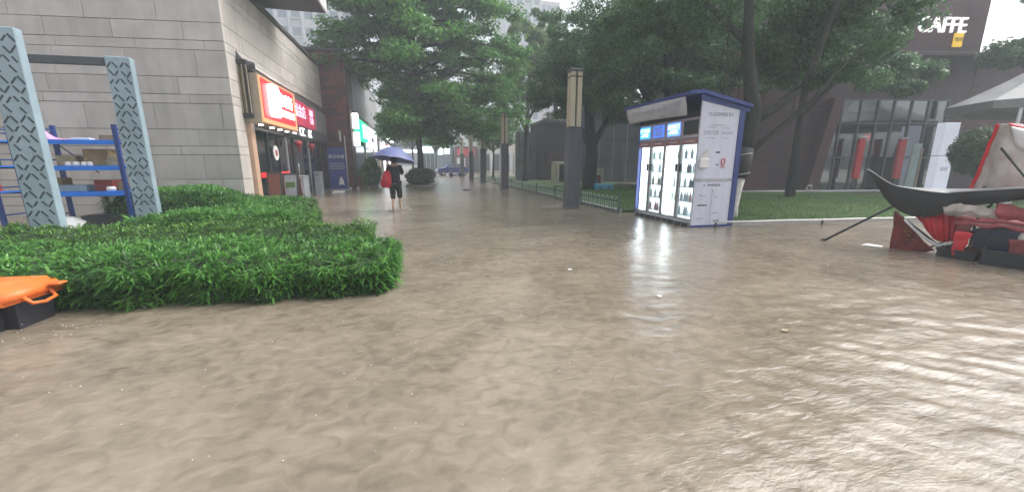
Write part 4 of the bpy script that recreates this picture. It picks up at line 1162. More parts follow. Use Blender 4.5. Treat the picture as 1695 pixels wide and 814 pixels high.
round_bush('topiary_ball', 'round green bush on a stem before the cafe beside the white pillar', (18.9, 9.5, 1.85), (.86, .86, .84), 220, .09, 'leaf_bush', trunk=True)
round_bush('potted_plant', 'dark bushy potted plant outside the green sign shop', (-3.0, 27.4, .95), (.62, .62, .95), 130, .13, 'leaf_ficus', planter=.42, group='dark plants outside the green sign shop')
round_bush('potted_plant', 'lower dark plant beside the bushy potted one', (-3.35, 25.9, .6), (.5, .5, .6), 100, .12, 'leaf_ficus', planter=.4, group='dark plants outside the green sign shop')
pf = thing('patio_fence', 'low dark wooden fence by the maroon wall', 'fence', (-4.0, 24.6, 0))
for k in range(9):
    MB().box(-4.55 + k * .16, -4.48 + k * .16, 24.45, 24.49, -.1, .85).build('slat', M['wood'] if k % 3 else M['dark'], pf)
for z in (.2, .7): MB().box(-4.56, -3.2, 24.495, 24.53, z, z + .06).build('rail', M['dark'], pf)
for x, lb in ((-3.85, 'small white cup on the ground by the dark planter'), (-3.45, 'second small white cup nearer the street')):
    MB().lathe([(.06, 0), (.085, .16), (.08, .16), (.055, .01)], (x, 24.2, 0), 12).build('white_cup', M['white'], label=lb, cat='cup', group='white cups by the planter')

# ================================================================== CAFE BUILDING (right)
P0 = (16.0, 17.4, 0); FD = (0.985, -0.172)
CF = frame(P0, FD)                    # local x along the facade, local -y towards the camera
cf = thing('cafe_building', 'dark maroon clad cafe building with a glazed entrance and CAFFE lettering', 'building', P0)
MB(CF).box(-1.6, 4.75, 0.05, 9, -.15, 11.2).build('wall', M['joint'], cf)
MB(CF).box(4.75, 12.4, 0.05, 9, 4.75, 11.2).build('wall', M['joint'], cf)
MB(CF).box(12.4, 20, 0.05, 9, -.15, 6.7).build('wall', M['joint'], cf)
MB(CF).box(4.75, 12.4, 5.0, 9, -.15, 4.75).build('inner_wall', M['lamp_grey'], cf)
MB(CF).box(11.4, 12.4, .05, 5.0, -.15, 4.75).build('wall', M['joint'], cf)
def clad(x0, x1, z0, z1, w, h):
    z = z0; k = 0
    while z < z1 - .02:
        x = x0 - (w / 2 if k % 2 else 0)
        while x < x1 - .02:
            a, b = max(x, x0), min(x + w, x1)
            if b - a > .05:
                MB(CF).box(a + .006, b - .006, 0.0, 0.05, z + .006, min(z + h, z1) - .006).build('cladding_panel', M['maroon'] if random.random() < .6 else M['maroon2'], cf)
            x += w
        z += h; k += 1
clad(-1.6, 4.7, 0, 11.2, 1.8, 1.4)
clad(4.7, 12.4, 4.75, 11.2, 1.9, 1.3)
clad(11.42, 12.4, 0, 4.75, 1.0, 1.6)
clad(12.42, 20, 0, 6.7, 1.9, 1.35)
MB(CF).box(4.7, 20.2, -0.5, -0.005, 6.72, 6.9, .01).build('ledge', M['maroon'], cf)
MB(CF).box(-1.7, 12.5, -0.08, 9, 11.2, 11.36, .01).build('coping', M['coping'], cf)
MB(CF).prism([(3.75, 0), (4.35, 0), (5.05, 4.7), (4.55, 4.7)], 'y', -.55, -.02).build('slanted_fin', M['maroon2'], cf)
gl = thing('glazed_entrance', 'tall dark framed glass entrance of the cafe', 'entrance', tuple(CF @ Vector((8, 0, 0))))
mx = [4.78, 5.55, 6.55, 7.5, 8.4, 9.35, 10.3, 11.4]
tz = [0.05, 1.8, 3.55, 4.72]
for i in range(len(mx) - 1):
    for j in range(3):
        if i in (3, 4) and j == 0: continue
        MB(CF).box(mx[i] + .045, mx[i + 1] - .045, .06, .075, tz[j] + .04, tz[j + 1] - .04).build('pane', M['cafe_glass'], gl)
for x in mx:
    MB(CF).box(x - .045, x + .045, 0.0, .12, 0.0, 4.74, .006).build('mullion', M['lamp_grey'], gl)
for z in tz:
    for i in range(len(mx) - 1):
        if i in (3, 4) and z == 1.8: continue
        MB(CF).box(mx[i] + .046, mx[i + 1] - .046, .02, .11, z - .04, z + .04).build('transom', M['lamp_grey'], gl)
rm = thing('window_mark', 'small glowing red mark hung inside the entrance glass', 'sign', tuple(CF @ Vector((7.6, 0, 2.8))))
MB(CF).prism([(7.2, 2.85), (7.45, 2.7), (7.75, 2.72), (7.9, 2.9), (7.7, 3.02), (7.35, 3.0)], 'y', .3, .36).build('glow', M['sign_red'], rm)
MB(CF).tube([(7.5, .33, 3.0), (7.5, .33, 3.55)], .01, 6).build('cord', M['dark'], rm)
# CAFFE letters and yellow plate
cs_ = thing('cafe_sign', 'white CAFFE letters with a small yellow plate on the maroon wall', 'sign', tuple(CF @ Vector((10, -.1, 8.2))))
fw = CF.to_3x3() @ Vector((1, 0, 0)); fnrm = CF.to_3x3() @ Vector((0, -1, 0))
wl = emis('cafe_letters', (1.0, 1.0, 0.98), 0.5)
txt('CAFFE', 1.02, tuple(CF @ Vector((10.0, -.06, 8.22))), fw, fnrm, wl, cs_, .05, width=.92)
MB(CF).box(10.75, 11.25, -.1, -.005, 7.25, 7.9, .03).build('yellow_plate', M['yellow'], cs_)
txt('咖啡', .24, tuple(CF @ Vector((11.0, -.105, 7.58))), fw, fnrm, M['bronze'], cs_, .004)
# stands before and behind the glass
def banner_post(s, z0, z1, w, label):
    t = thing('banner_post', label, 'banner', tuple(CF @ Vector((s, -.5, 0))), 'red banner posts at the cafe entrance')
    MB(CF).box(s - w / 2, s + w / 2, -.66, -.5, z0, z1, .01).build('banner', M['red'], t)
    MB(CF).box(s - w / 2 - .02, s + w / 2 + .02, -.68, -.48, z1 + .003, z1 + .09, .01).build('cap', M['steel'], t)
    MB(CF).box(s - w / 2 + .05, s + w / 2 - .05, -.62, -.54, .1, z0 - .003).build('post', M['dark'], t)
    MB(CF).box(s - w / 2 - .1, s + w / 2 + .1, -.75, -.4, -.1, .097, .01).build('base', M['dark'], t)
banner_post(6.30, .72, 2.72, .34, 'red banner post left of the cafe doors')
banner_post(8.55, .72, 2.7, .34, 'red banner post right of the cafe doors')
ps = thing('poster_board', 'white poster board with pale blue print behind the left red post', 'poster', tuple(CF @ Vector((6.2, .5, 0))))
MB(CF).box(5.45, 6.95, .45, .5, .25, 2.15, .008).build('board', M['kiosk_white'], ps)
MB(CF).box(5.55, 6.2, .43, .448, .4, 1.35).build('picture', M['panel_blue'], ps)
MB(CF).box(6.3, 6.85, .43, .448, .4, 1.2).build('picture', M['pink_cloth'], ps)
MB(CF).box(6.0, 6.5, .43, .448, 1.65, 1.95).build('print_block', M['poster_blue'], ps)
for x in (5.6, 6.8): MB(CF).box(x - .03, x + .03, .46, .49, -.1, .247).build('leg', M['dark'], ps)
rc = thing('red_counter', 'low dark red counter with a white corner inside the entrance', 'counter', tuple(CF @ Vector((7.3, .9, 0))))
MB(CF).box(6.6, 8.0, .8, 1.4, -.1, .95, .02).build('body', M['red_dark'], rc)
MB(CF).prism([(6.55, .1), (7.0, .1), (6.62, .75)], 'y', .70, .79).build('white_corner', M['white'], rc)
gp = thing('leaning_glass_sheet', 'pale green glass panel leaning by the entrance', 'panel', tuple(CF @ Vector((9.6, -.4, 0))))
MB(CF).prism([(9.28, .2), (9.8, .2), (9.88, 2.5), (9.42, 2.5)], 'y', -.42, -.36).build('sheet', mat('pale_green_glass', (0.45, 0.58, 0.55), 0.15), gp)
MB(CF).box(9.84, 9.95, -.45, -.33, -.1, 2.3).build('edge', M['tan'], gp)
pl = thing('white_pillar_sign', 'tall white two part pillar sign at the right of the cafe glass', 'sign', tuple(CF @ Vector((10.9, -.8, 0))))
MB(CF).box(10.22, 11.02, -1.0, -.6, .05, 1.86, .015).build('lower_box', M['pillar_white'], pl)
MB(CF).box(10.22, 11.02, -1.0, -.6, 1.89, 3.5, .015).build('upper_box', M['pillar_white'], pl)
MB(CF).box(10.24, 11.0, -.98, -.62, 1.861, 1.889).build('joint', M['dark'], pl)
MB(CF).box(11.03, 11.27, -.98, -.62, -.1, 3.3, .01).build('side_post', M['lamp_grey'], pl)
MB(CF).box(10.12, 11.4, -1.1, -.5, -.1, .047, .01).build('base', M['dark'], pl)
txt('请进', .22, tuple(CF @ Vector((10.62, -1.005, 1.2))), fw, fnrm, M['panel_blue'], pl, .003)
# planter box under the topiary and a grey garden parasol
MB().box(18.3, 20.0, 9.05, 9.65, -.1, .45, .02).build('planter_box', M['kerb'], label='pale planter box below the round bush', cat='planter')
pa = thing('garden_parasol', 'large grey garden parasol standing in front of the cafe at the right edge', 'parasol', (26.0, 11.2, 0))
ap = Vector((26.0, 11.2, 6.1)); z_r = 3.9
rim = [Vector((26.0 + 3.9 * math.cos(a), 11.2 + 3.0 * math.sin(a), z_r)) for a in np.linspace(R(45), R(405), 9)[:-1]]
cnp = MB()
for k in range(8):
    a, b = rim[k], rim[(k + 1) % 8]
    rows = []
    for q in range(5):
        s = q / 4
        rows.append([ap.lerp(a, s) + Vector((0, 0, -.12 * math.sin(s * 3.14))), (ap.lerp(a, s) + ap.lerp(b, s)) / 2 + Vector((0, 0, -.2 * math.sin(s * 3.14))), ap.lerp(b, s) + Vector((0, 0, -.12 * math.sin(s * 3.14)))])
    cnp.sheet(rows, .012)
    cnp.sheet([[a, (a + b) / 2, b], [a - Vector((0, 0, .3)), (a + b) / 2 - Vector((0, 0, .36)), b - Vector((0, 0, .3))]], .012)
cnp.build('canopy', M['grey_roof'], pa)
MB().tube([(22.5, 10.6, -.1), (22.5, 10.6, 3.85)], .06, 10).build('pole', M['white'], pa, smooth=True)
MB().tube([(26.0, 11.2, -.1), (26.0, 11.2, 6.08)], .06, 10).build('pole', M['white'], pa, smooth=True)

# dim things behind the lamp post
hd = thing('site_hoarding', 'dark grey corrugated hoarding wall behind the lawn trees', 'wall', (18, 30, 0))
for k in range(26):
    x = 12.0 + k * .62
    MB().box(x + .006, x + .61, 30.0 + (k % 2) * .03, 30.06 + (k % 2) * .03, -.1, 6.4, .008).build('panel', M['hoard'], hd)
for z in (1.75, 3.4, 5.2): MB().box(12, 28.2, 29.94, 29.99, z, z + .08).build('rail', M['dark'], hd)
g2 = thing('grey_screen', 'pale grey panelled screen wall left of the brown pavilion', 'wall', (9.8, 36, 0))
for k in range(4):
    MB().box(8.9 + k * .55, 9.44 + k * .55, 36, 36.08, -.1, 4.4, .01).build('panel', M['grey_clad'], g2)
bp = thing('brown_pavilion', 'dark brown pavilion wall behind the nearest lamp post', 'building', (12.6, 34, 0))
MB().box(10.9, 15.5, 33.5, 38, -.1, 5.0).build('wall', M['wrap'], bp)
MB().box(10.7, 15.8, 33.3, 38.2, 5.0, 5.25, .02).build('roof', M['coping'], bp)
MB().box(11.2, 13.2, 33.42, 33.495, 0.0, 2.6).build('door', M['maroon'], bp)
uc = thing('utility_cabinet', 'cream utility cabinet with dark open front on the lawn', 'cabinet', (10.2, 27.5, 0))
MB().box(9.75, 10.75, 27.4, 28.2, .05, 1.62, .03).build('body', M['cream'], uc)
MB().box(10.12, 10.72, 27.36, 27.395, .2, 1.45).build('door', M['dark_int'], uc)
MB().box(9.98, 10.06, 27.37, 27.395, .15, 1.5).build('hinge_strip', M['white'], uc)
sb = thing('notice_stand', 'small cream notice stand with a red patch behind the cyan blocks', 'sign', (10.6, 22.0, 0))
MB().box(10.35, 11.0, 22.0, 22.06, .1, 1.25, .01).build('board', M['cream'], sb)
MB().box(10.48, 10.78, 21.985, 21.998, .3, .8).build('patch', M['red_dark'], sb)
for x in (10.4, 10.95): MB().box(x - .03, x + .03, 22.07, 22.12, -.05, 1.1).build('leg', M['steel'], sb)
sp = thing('striped_post', 'red and white striped warning post beside the lamp post', 'post', (9.85, 21.8, 0))
for k in range(6):
    MB().tube([(9.85, 21.8, .08 + k * .25), (9.85, 21.8, .08 + (k + 1) * .25 - .004)], .07, 10).build('stripe', M['red'] if k % 2 else M['white'], sp, smooth=False)
def block(x, y, z, w, d, h, label):
    t = thing('plastic_block', label, 'block', (x, y, z), 'cyan plastic blocks on the lawn')
    MB().box(x - w / 2, x + w / 2, y - d / 2, y + d / 2, z, z + h, .05).build('body', M['cyan'], t)
    for s in (-.25, .25): MB().box(x + s * w - .08, x + s * w + .08, y - d / 2 - .006, y - d / 2 + .02, z + h * .3, z + h * .5).build('slot', M['dark'], t)
block(10.05, 20.2, .06, 1.1, .5, .34, 'lower cyan plastic block lying on the lawn')
block(9.75, 21.2, .06, .8, .5, .52, 'darker cyan block just behind the lower one')

# ================================================================== WRECKED STALL TENT (right edge)
tent = thing('collapsed_tent', 'collapsed red, white and black market tent at the right edge', 'tent', (8.3, 4.4, 0))
rear = [(7.72, 5.34, 1.365), (8.05, 5.36, 1.22), (8.22, 5.15, 1.08), (8.45, 4.75, 1.05), (8.62, 4.45, 1.06), (8.75, 3.98, 1.12), (8.85, 3.4, 1.17)]
rimf = [(7.66, 5.27, 1.36), (7.87, 5.02, 1.12), (8.01, 4.84, 1.05), (8.21, 4.51, 0.995), (8.28, 4.34, 1.02), (8.45, 3.74, 1.11), (8.46, 3.3, 1.15)]
bulg = [(7.665, 5.265, 1.345), (7.86, 5.03, .99), (8.02, 4.82, .83), (8.21, 4.50, .81), (8.29, 4.31, .90), (8.445, 3.72, 1.03), (8.46, 3.28, 1.08)]
lowr = [(7.67, 5.265, 1.335), (7.90, 5.06, .86), (8.09, 4.83, .60), (8.25, 4.52, .64), (8.34, 4.32, .79), (8.47, 3.74, .95), (8.49, 3.3, 1.0)]
rows = [[Vector(p) for p in r] for r in (rear, rimf, bulg, lowr)]
gi = grid_interp(rows, 14, 40)
for i, r in enumerate(gi):
    for j, p in enumerate(r):
        p += Vector((0.012 * math.sin(j * 1.3 + i * .5), 0.01 * math.sin(j * .9), 0.012 * math.sin(j * 1.1 + i * .8)))
gt = grid_interp([rows[0], rows[1]], 4, 40); gv = grid_interp(rows[1:], 9, 40)
for i, r in enumerate(gv):
    for j, p in enumerate(r):
        k_ = i / 8
        p += Vector((-0.016 * k_ * math.sin(j * .9), -.01 * k_ * math.sin(j * .9), .012 * k_ * math.sin(j * .55 + 1)))
MB().sheet(gt, .012).build('wet_roof_edge', M['wet_tarp'], tent)
MB().sheet(gv, .010).build('black_valance', M['black_tarp'], tent)
MB().tube([tuple(p + Vector((-.004, -.004, .008))) for p in gv[0]], .007, 6).build('hem', M['steel'], tent, smooth=True)
# strut with its rubber foot in the water
MB().tube([(7.60, 5.80, -.02), (8.02, 4.96, .78)], .02, 8).build('strut', M['dark'], tent, smooth=True)
MB().tube([(7.575, 5.85, -.06), (7.625, 5.75, .03)], .038, 8).build('foot', M['dark'], tent, smooth=True)
# standing roof panel: white inside, red edges
ap_ = Vector((9.03, 4.38, 2.07))
wp = grid_interp([[ap_ + Vector((-.02, .03, 0)), ap_ + Vector((.06, -.04, 0)), ap_ + Vector((.2, -.2, -.04))],
                  [(9.08, 4.50, 1.72), (9.02, 4.25, 1.62), (9.2, 3.95, 1.62)],
                  [(9.12, 4.56, 1.38), (9.0, 4.2, 1.26), (9.25, 3.78, 1.3)],
                  [(9.16, 4.62, .95), (9.0, 4.2, .92), (9.3, 3.55, .95)]], 26, 30)
crumple(wp, .03, 4.0, 3.1)
MB().sheet(wp, .01).build('roof_panel', M['white_cloth'], tent, smooth=True)
MB().sheet([[p + Vector((.004, .012, .004)), p + Vector((-.01, .055, -.004))] for p in [r[0] for r in wp]], .012).build('red_hem', M['red_cloth'], tent, smooth=True)
rp2 = grid_interp([[ap_ + Vector((.03, -.02, .012)), ap_ + Vector((.3, -.35, -.1)), ap_ + Vector((.55, -.7, -.3))],
                   [ap_ + Vector((-.02, -.10, -.10)), ap_ + Vector((.12, -.42, -.26)), ap_ + Vector((.4, -.8, -.5))],
                   [ap_ + Vector((.02, -.16, -.36)), ap_ + Vector((.10, -.45, -.52)), ap_ + Vector((.38, -.85, -.7))]], 8, 12)
MB().sheet(rp2[:3], .012).build('red_ridge', M['red_cloth'], tent, smooth=True)
MB().sheet(rp2[2:], .012).build('white_fold', M['white'], tent, smooth=True)
# red curtain hanging in a swag
sw_ = grid_interp([[(8.20, 4.88, .72), (8.34, 4.72, .70), (8.46, 4.52, .66), (8.56, 4.36, .60)],
                   [(8.30, 4.80, .54), (8.33, 4.64, .46), (8.44, 4.46, .42), (8.56, 4.34, .44)],
                   [(8.42, 4.66, .30), (8.40, 4.56, .22), (8.46, 4.44, .20), (8.58, 4.33, .28)]], 20, 34)
for r in sw_:
    for j, p in enumerate(r): p += Vector((-.018 * math.sin(j * 1.5), -.018 * math.sin(j * 1.5), 0))
crumple(sw_, .02, 6.0, 1.0)
MB().sheet(sw_, .008).build('red_curtain', M['red_cloth'], tent, smooth=True)
MB().sheet([[p + Vector((-.02, -.015, 0)), p + Vector((-.035, -.03, -.05)) ] for p in [Vector((8.10, 4.87, .55)), Vector((8.2, 4.74, .38)), Vector((8.30, 4.62, .24)), Vector((8.40, 4.52, .15)), Vector((8.5, 4.42, .19)), Vector((8.56, 4.36, .28))]], .01).build('white_trim', M['white'], tent, smooth=True)
# printed banner hanging into the water
bn_ = grid_interp([[(8.02, 4.97, .68), (8.06, 4.92, .62), (8.10, 4.86, .52)], [(8.05, 4.98, .35), (8.12, 4.86, .36), (8.20, 4.72, .32)], [(8.09, 4.98, -.08), (8.2, 4.78, -.08), (8.36, 4.52, .04)]], 12, 14)
for i, r in enumerate(bn_):
    for j, p in enumerate(r): p += Vector((-.012 * math.sin(i * .9 + j), 0, 0))
crumple(bn_, .02, 6.0, 5.0)
ban = MB().sheet(bn_, .006).build('printed_banner', mat('banner_red', (0.17, 0.018, 0.014), 0.5, 0.4, 7), tent, smooth=True)
for (u, v, l) in ((5, 6, .05), (6, 6, .035), (6, 8, .06), (7, 8, .04), (8, 9, .05), (8, 7, .03)):
    p = bn_[u][v]; q = bn_[u][min(v + 2, 13)]; d_ = (q - p).normalized()
    MB().tube([p + Vector((-.012, -.012, 0)), p + d_ * l * .6 + Vector((-.014, -.014, .012)), p + d_ * l + Vector((-.012, -.012, -.02))], .006, 5).build('gold_print', M['gold'], ban)
for a, b, r in (((8.40, 4.50, .12), (8.76, 3.2, .16), .018), ((8.06, 4.92, .60), (8.42, 4.48, .10), .014), ((8.3, 4.6, .05), (8.62, 4.3, .38), .014), ((8.95, 4.4, -.1), (8.98, 4.42, 1.1), .02), ((8.36, 4.44, -.1), (8.52, 4.02, .95), .016), ((8.48, 3.9, -.1), (8.42, 4.3, .62), .014), ((8.60, 3.4, .7), (8.9, 4.3, 1.7), .016)):
    MB().tube([a, b], r, 8).build('frame_bar', M['dark'], tent, smooth=True)
# stall table under the wreck, draped in pink cloth
tb = thing('stall_table', 'low dark stall table draped with muddy pink cloth under the tent', 'table', (8.5, 3.9, 0))
top_ = grid_interp([[(8.36, 4.36, .60), (8.50, 3.8, .59), (8.58, 3.1, .58)], [(8.62, 4.44, .62), (8.8, 3.85, .61), (8.9, 3.15, .60)], [(9.1, 4.5, .62), (9.3, 3.9, .60), (9.4, 3.2, .6)]], 8, 24)
for i, r in enumerate(top_):
    for j, p in enumerate(r): p += Vector((0, 0, .012 * math.sin(j * .8 + i)))
MB().sheet(top_, .05).build('table_cloth', M['pink_cloth'], tb, smooth=True)
MB().sheet([[p + Vector((-.005, -.008, -.03)) for p in top_[0]], [p + Vector((-.02, -.02, -.09 - .02 * math.sin(j * 1.1))) for j, p in enumerate(top_[0])]], .008).build('cloth_edge', M['pink_cloth'], tb, smooth=True)
for x, y in ((8.42, 4.25), (8.62, 3.2), (9.2, 4.3), (9.35, 3.3)):
    MB().box(x - .03, x + .03, y - .03, y + .03, -.15, .57).build('leg', M['dark'], tb)
MB().box(8.45, 9.3, 3.2, 4.2, -.12, .18, .02).build('lower_shelf', M['wood'], tb)
cg = crumple(grid_interp([[(8.24, 4.46, .78), (8.32, 4.32, .86), (8.42, 4.14, .84), (8.5, 4.0, .78)], [(8.22, 4.44, .70), (8.32, 4.28, .74), (8.42, 4.10, .73), (8.5, 3.96, .72)], [(8.30, 4.42, .63), (8.36, 4.28, .65), (8.46, 4.1, .65), (8.54, 3.95, .64)]], 14, 30), .03, 9.0, 2.0)
MB().sheet(cg, .012).build('crumpled_cloth', M['white_cloth'], label='crumpled muddy white cloth lying on the stall table', cat='cloth', smooth=True)
pg = crumple(grid_interp([[(8.46, 3.98, .86), (8.56, 3.75, .84), (8.62, 3.55, .80)], [(8.44, 3.96, .74), (8.54, 3.72, .72), (8.62, 3.5, .70)], [(8.52, 3.95, .64), (8.58, 3.72, .64), (8.66, 3.5, .63)]], 12, 24), .03, 9.0, 4.0)
MB().sheet(pg, .012).build('crumpled_cloth', M['pink_cloth'], label='crumpled pinkish red cloth right of the muddy white cloth', cat='cloth', smooth=True)
rg = crumple(grid_interp([[(8.62, 3.60, .86), (8.72, 3.4, .9), (8.8, 3.1, .88)], [(8.58, 3.6, .72), (8.68, 3.4, .74), (8.76, 3.1, .72)], [(8.66, 3.6, .64), (8.74, 3.4, .64), (8.8, 3.1, .63)]], 12, 20), .03, 8.0, 6.0)
MB().sheet(rg, .012).build('red_bundle', M['red_cloth'], label='bundle of red cloth on the right end of the stall table', cat='cloth', smooth=True)
for k, (x, y, z0, z1, m_, lb) in enumerate(((8.16, 4.12, .42, .02, 'red_cloth', 'bright red rag draped over the sunken dark crate'), (8.22, 3.55, .40, .05, 'red_dark', 'dark red rag trailing over the black crate'), (8.40, 4.24, .56, .22, 'red_dark', 'dark red rag hanging off the near end of the stall table'), (8.50, 3.86, .55, .30, 'wrap', 'black rag hanging in the middle of the stall table'), (8.57, 3.50, .55, .12, 'red_dark', 'long dark red rag hanging right of the blue crate'))):
    rr = crumple(grid_interp([[(x - .03, y + .09, z0), (x, y, z0 + .01), (x + .03, y - .09, z0)], [(x - .06, y + .06, (z0 + z1) / 2), (x - .03, y, (z0 + z1) / 2), (x, y - .06, (z0 + z1) / 2)], [(x - .05, y + .03, z1), (x - .02, y, z1 - .06), (x, y - .05, z1 + .03)]], 12, 10), .02, 9.0, k * 1.3)
    MB().sheet(rr, .006).build('hanging_rag', M[m_], label=lb, cat='rag', group='rags hanging from the stall table', smooth=True)
def crate(c, w, d, h, m_, label, name='plastic_crate'):
    t = thing(name, label, 'crate', (c[0], c[1], c[2]), 'crates under the stall table', rz=0)
    Mx = Matrix.Translation(c) @ Matrix.Rotation(R(-72 + random.uniform(-14, 14)), 4, 'Z') @ Matrix.Rotation(R(random.uniform(-7, 7)), 4, 'Y')
    b = MB(Mx)
    b.box(-w / 2, w / 2, -d / 2, -d / 2 + .02, 0, h); b.box(-w / 2, w / 2, d / 2 - .02, d / 2, 0, h)
    b.box(-w / 2, -w / 2 + .02, -d / 2 + .02, d / 2 - .02, 0, h); b.box(w / 2 - .02, w / 2, -d / 2 + .02, d / 2 - .02, 0, h); b.box(-w / 2 + .02, w / 2 - .02, -d / 2 + .02, d / 2 - .02, 0, .02)
    b.build('body', m_, t)
    MB(Mx).box(-w / 2 - .015, w / 2 + .015, -d / 2 - .018, -d / 2 - .001, h - .04, h).build('rim', m_, t)
    MB(Mx).box(-w / 2 - .015, w / 2 + .015, d / 2 + .001, d / 2 + .018, h - .04, h).build('rim', m_, t)
    MB(Mx).box(-.07, .07, -d / 2 - .012, -d / 2 - .002, h * .5, h * .68).build('grip', M['dark'], t)
crate((8.55, 3.92, .182), .42, .32, .30, M['ink'], 'dark blue crate on the shelf under the stall table')
crate((8.33, 3.62, -.12), .60, .40, .34, M['tote'], 'black crate standing in the water before the stall')
crate((8.30, 4.18, -.12), .42, .36, .26, M['wrap'], 'dark crate half sunk below the red curtain')
crate((8.42, 3.10, -.12), .50, .40, .42, M['tote'], 'black crate at the very edge of the frame')
cups = MB().lathe([(.03, 0), (.04, .1), (.037, .1), (.028, .01)], (0, 0, 0), 10).mesh('paper_cup'); cups.materials.append(M['white'])
for k, lb in enumerate(('top white cup of the stack under the tent', 'second white cup of the stack under the tent', 'third white cup of the stack under the tent', 'lowest white cup of the stack under the tent')):
    place('paper_cup', cups, label=lb, cat='cup', group='white cups under the tent', M=Matrix.Translation((8.60, 3.60, .49 - k * .085 + .0)) @ Matrix.Rotation(R(10 * k), 4, 'X'))
MB().sheet([[(7.80, 5.25, .012), (7.95, 5.02, .012)], [(8.02, 5.30, .02), (8.08, 5.08, .015)]], .006).build('floating_sheet', M['white'], label='white sheet floating beside the red banner', cat='sheet')
MB().tube([(8.18, 4.36, .0), (8.36, 4.28, .1)], .022, 8).build('white_stick', M['white'], label='short white stick poking from the water below the curtain', cat='stick', smooth=True)

# ================================================================== BLACK BOX WITH ORANGE LID (left)
BX = Matrix.Translation((-4.10, 4.40, -.02)) @ Matrix.Rotation(R(-4), 4, 'Z')
tt = thing('storage_box', 'black plastic storage box with bright orange lid standing in the water', 'box', (-3.98, 4.62, 0))
bm = bmesh.new(); bmesh.ops.create_cube(bm, size=1)
for v in bm.verts:
    s = 1.0 if v.co.z > 0 else .93
    v.co = Vector((v.co.x * 1.15 * s, v.co.y * .55 * s, v.co.z * .42 + .07))
bmesh.ops.bevel(bm, geom=[e for e in bm.edges if abs(e.verts[0].co.z - e.verts[1].co.z) > .2], offset=.10, segments=4, affect='EDGES')
MB(BX).addbm(bm).build('tub', M['tote'], tt)
lid = MB(BX)
bm = bmesh.new(); bmesh.ops.create_cube(bm, size=1)
for v in bm.verts:
    s = 1.0 if v.co.z < 0 else .86
    v.co = Vector((v.co.x * 1.26 * s, v.co.y * .64 * s, v.co.z * .15 + .335))
bmesh.ops.bevel(bm, geom=bm.edges[:], offset=.04, segments=3, affect='EDGES')
lido = lid.addbm(bm).build('lid', M['orange'], tt, smooth=True)
MB(BX).box(-.05, .14, -.36, -.30, .19, .285, .015).build('latch', M['orange'], tt)
MB(BX).tube([(.60, -.12, .30), (.65, -.11, .24), (.655, .0, .22), (.65, .11, .24), (.60, .12, .30)], .016, 8).build('handle', M['orange'], tt, smooth=True)
MB(BX).box(.60, .70, .10, .2, .34, .365, .01).build('lid_tab', M['orange'], lido)
MB(BX).box(-.30, .30, -.30, -.26, .0, .2, .012).build('front_rib', M['tote'], tt)

# ================================================================== PLANTING BEDS
def bed(name, label, poly_fn, bounds, hfun, n, Ln, Wd, m_, n_side):
    """poly_fn(x,y)->signed inside distance (m); tufts follow a rounded mound"""
    x0, x1, y0, y1 = bounds
    def height(x, y):
        d = poly_fn(x, y)
        e = np.clip(d / .42, 0, 1)
        return hfun(x, y) * np.sqrt(np.clip(1 - (1 - e) ** 2, 0, 1))
    # mound of inner leaves
    gx = np.linspace(x0, x1, 90); gy = np.linspace(y0, y1, 50)
    X, Y = np.meshgrid(gx, gy)
    D = poly_fn(X, Y)
    Z = np.where(D > 0.02, height(X, Y) * .86 - .02, -.14)
    V = np.stack([X, Y, Z], -1).reshape(-1, 3)
    nx, ny = len(gx), len(gy)
    i = np.arange(ny - 1)[:, None] * nx + np.arange(nx - 1)[None, :]
    F = np.stack([i, i + 1, i + nx + 1, i + nx], -1).reshape(-1, 4)
    F = F[(V[F][:, :, 2] > -.13).any(1)]
    t = thing(name, label, 'planting bed', ((x0 + x1) / 2, (y0 + y1) / 2, 0), 'beds of strappy leaved plants by the stone building')
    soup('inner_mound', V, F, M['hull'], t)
    x = rng.uniform(x0, x1, n * 3); y = rng.uniform(y0, y1, n * 3)
    d = poly_fn(x, y)
    keep = d > 0
    w = np.where(d < .3, 1.0, .62)
    keep &= rng.random(len(x)) < w
    x, y, d = x[keep][:n], y[keep][:n], d[keep][:n]
    z = height(x, y)
    eps = .03
    gxn = (height(x + eps, y) - height(x - eps, y)) / (2 * eps); gyn = (height(x, y + eps) - height(x, y - eps)) / (2 * eps)
    N = unit(np.stack([-gxn, -gyn, np.ones_like(x)], 1))
    u = rng.random((len(x), 1)) ** 1.5
    P = np.stack([x, y, z], 1) - N * .10 - np.concatenate([np.zeros((len(x), 2)), u * .10], 1)
    P[:, 2] = np.maximum(P[:, 2], -.02)
    Dv = unit(N * .7 + rng.normal(size=N.shape) * .55 + np.array([0, 0, .35]))
    blades(P, Dv, Ln, Wd, m_, 'leaves', t, sag=.55)
    # side skirts: points up the steep edge
    if n_side:
        x = rng.uniform(x0, x1, n_side * 12); y = rng.uniform(y0, y1, n_side * 12)
        d = poly_fn(x, y); k = (d > 0.0) & (d < .10)
        x, y = x[k][:n_side], y[k][:n_side]
        gxn = (poly_fn(x + eps, y) - poly_fn(x - eps, y)) / (2 * eps); gyn = (poly_fn(x, y + eps) - poly_fn(x, y - eps)) / (2 * eps)
        O = unit(np.stack([-gxn, -gyn, np.zeros_like(x)], 1))
        z = rng.random(len(x)) ** .8 * hfun(x, y) * .85
        P = np.stack([x, y, z], 1)
        Dv = unit(O * .8 + rng.normal(size=O.shape) * .5 + np.array([0, 0, .45]))
        blades(P, Dv, Ln * .9, Wd, m_, 'side_leaves', t, sag=.6)

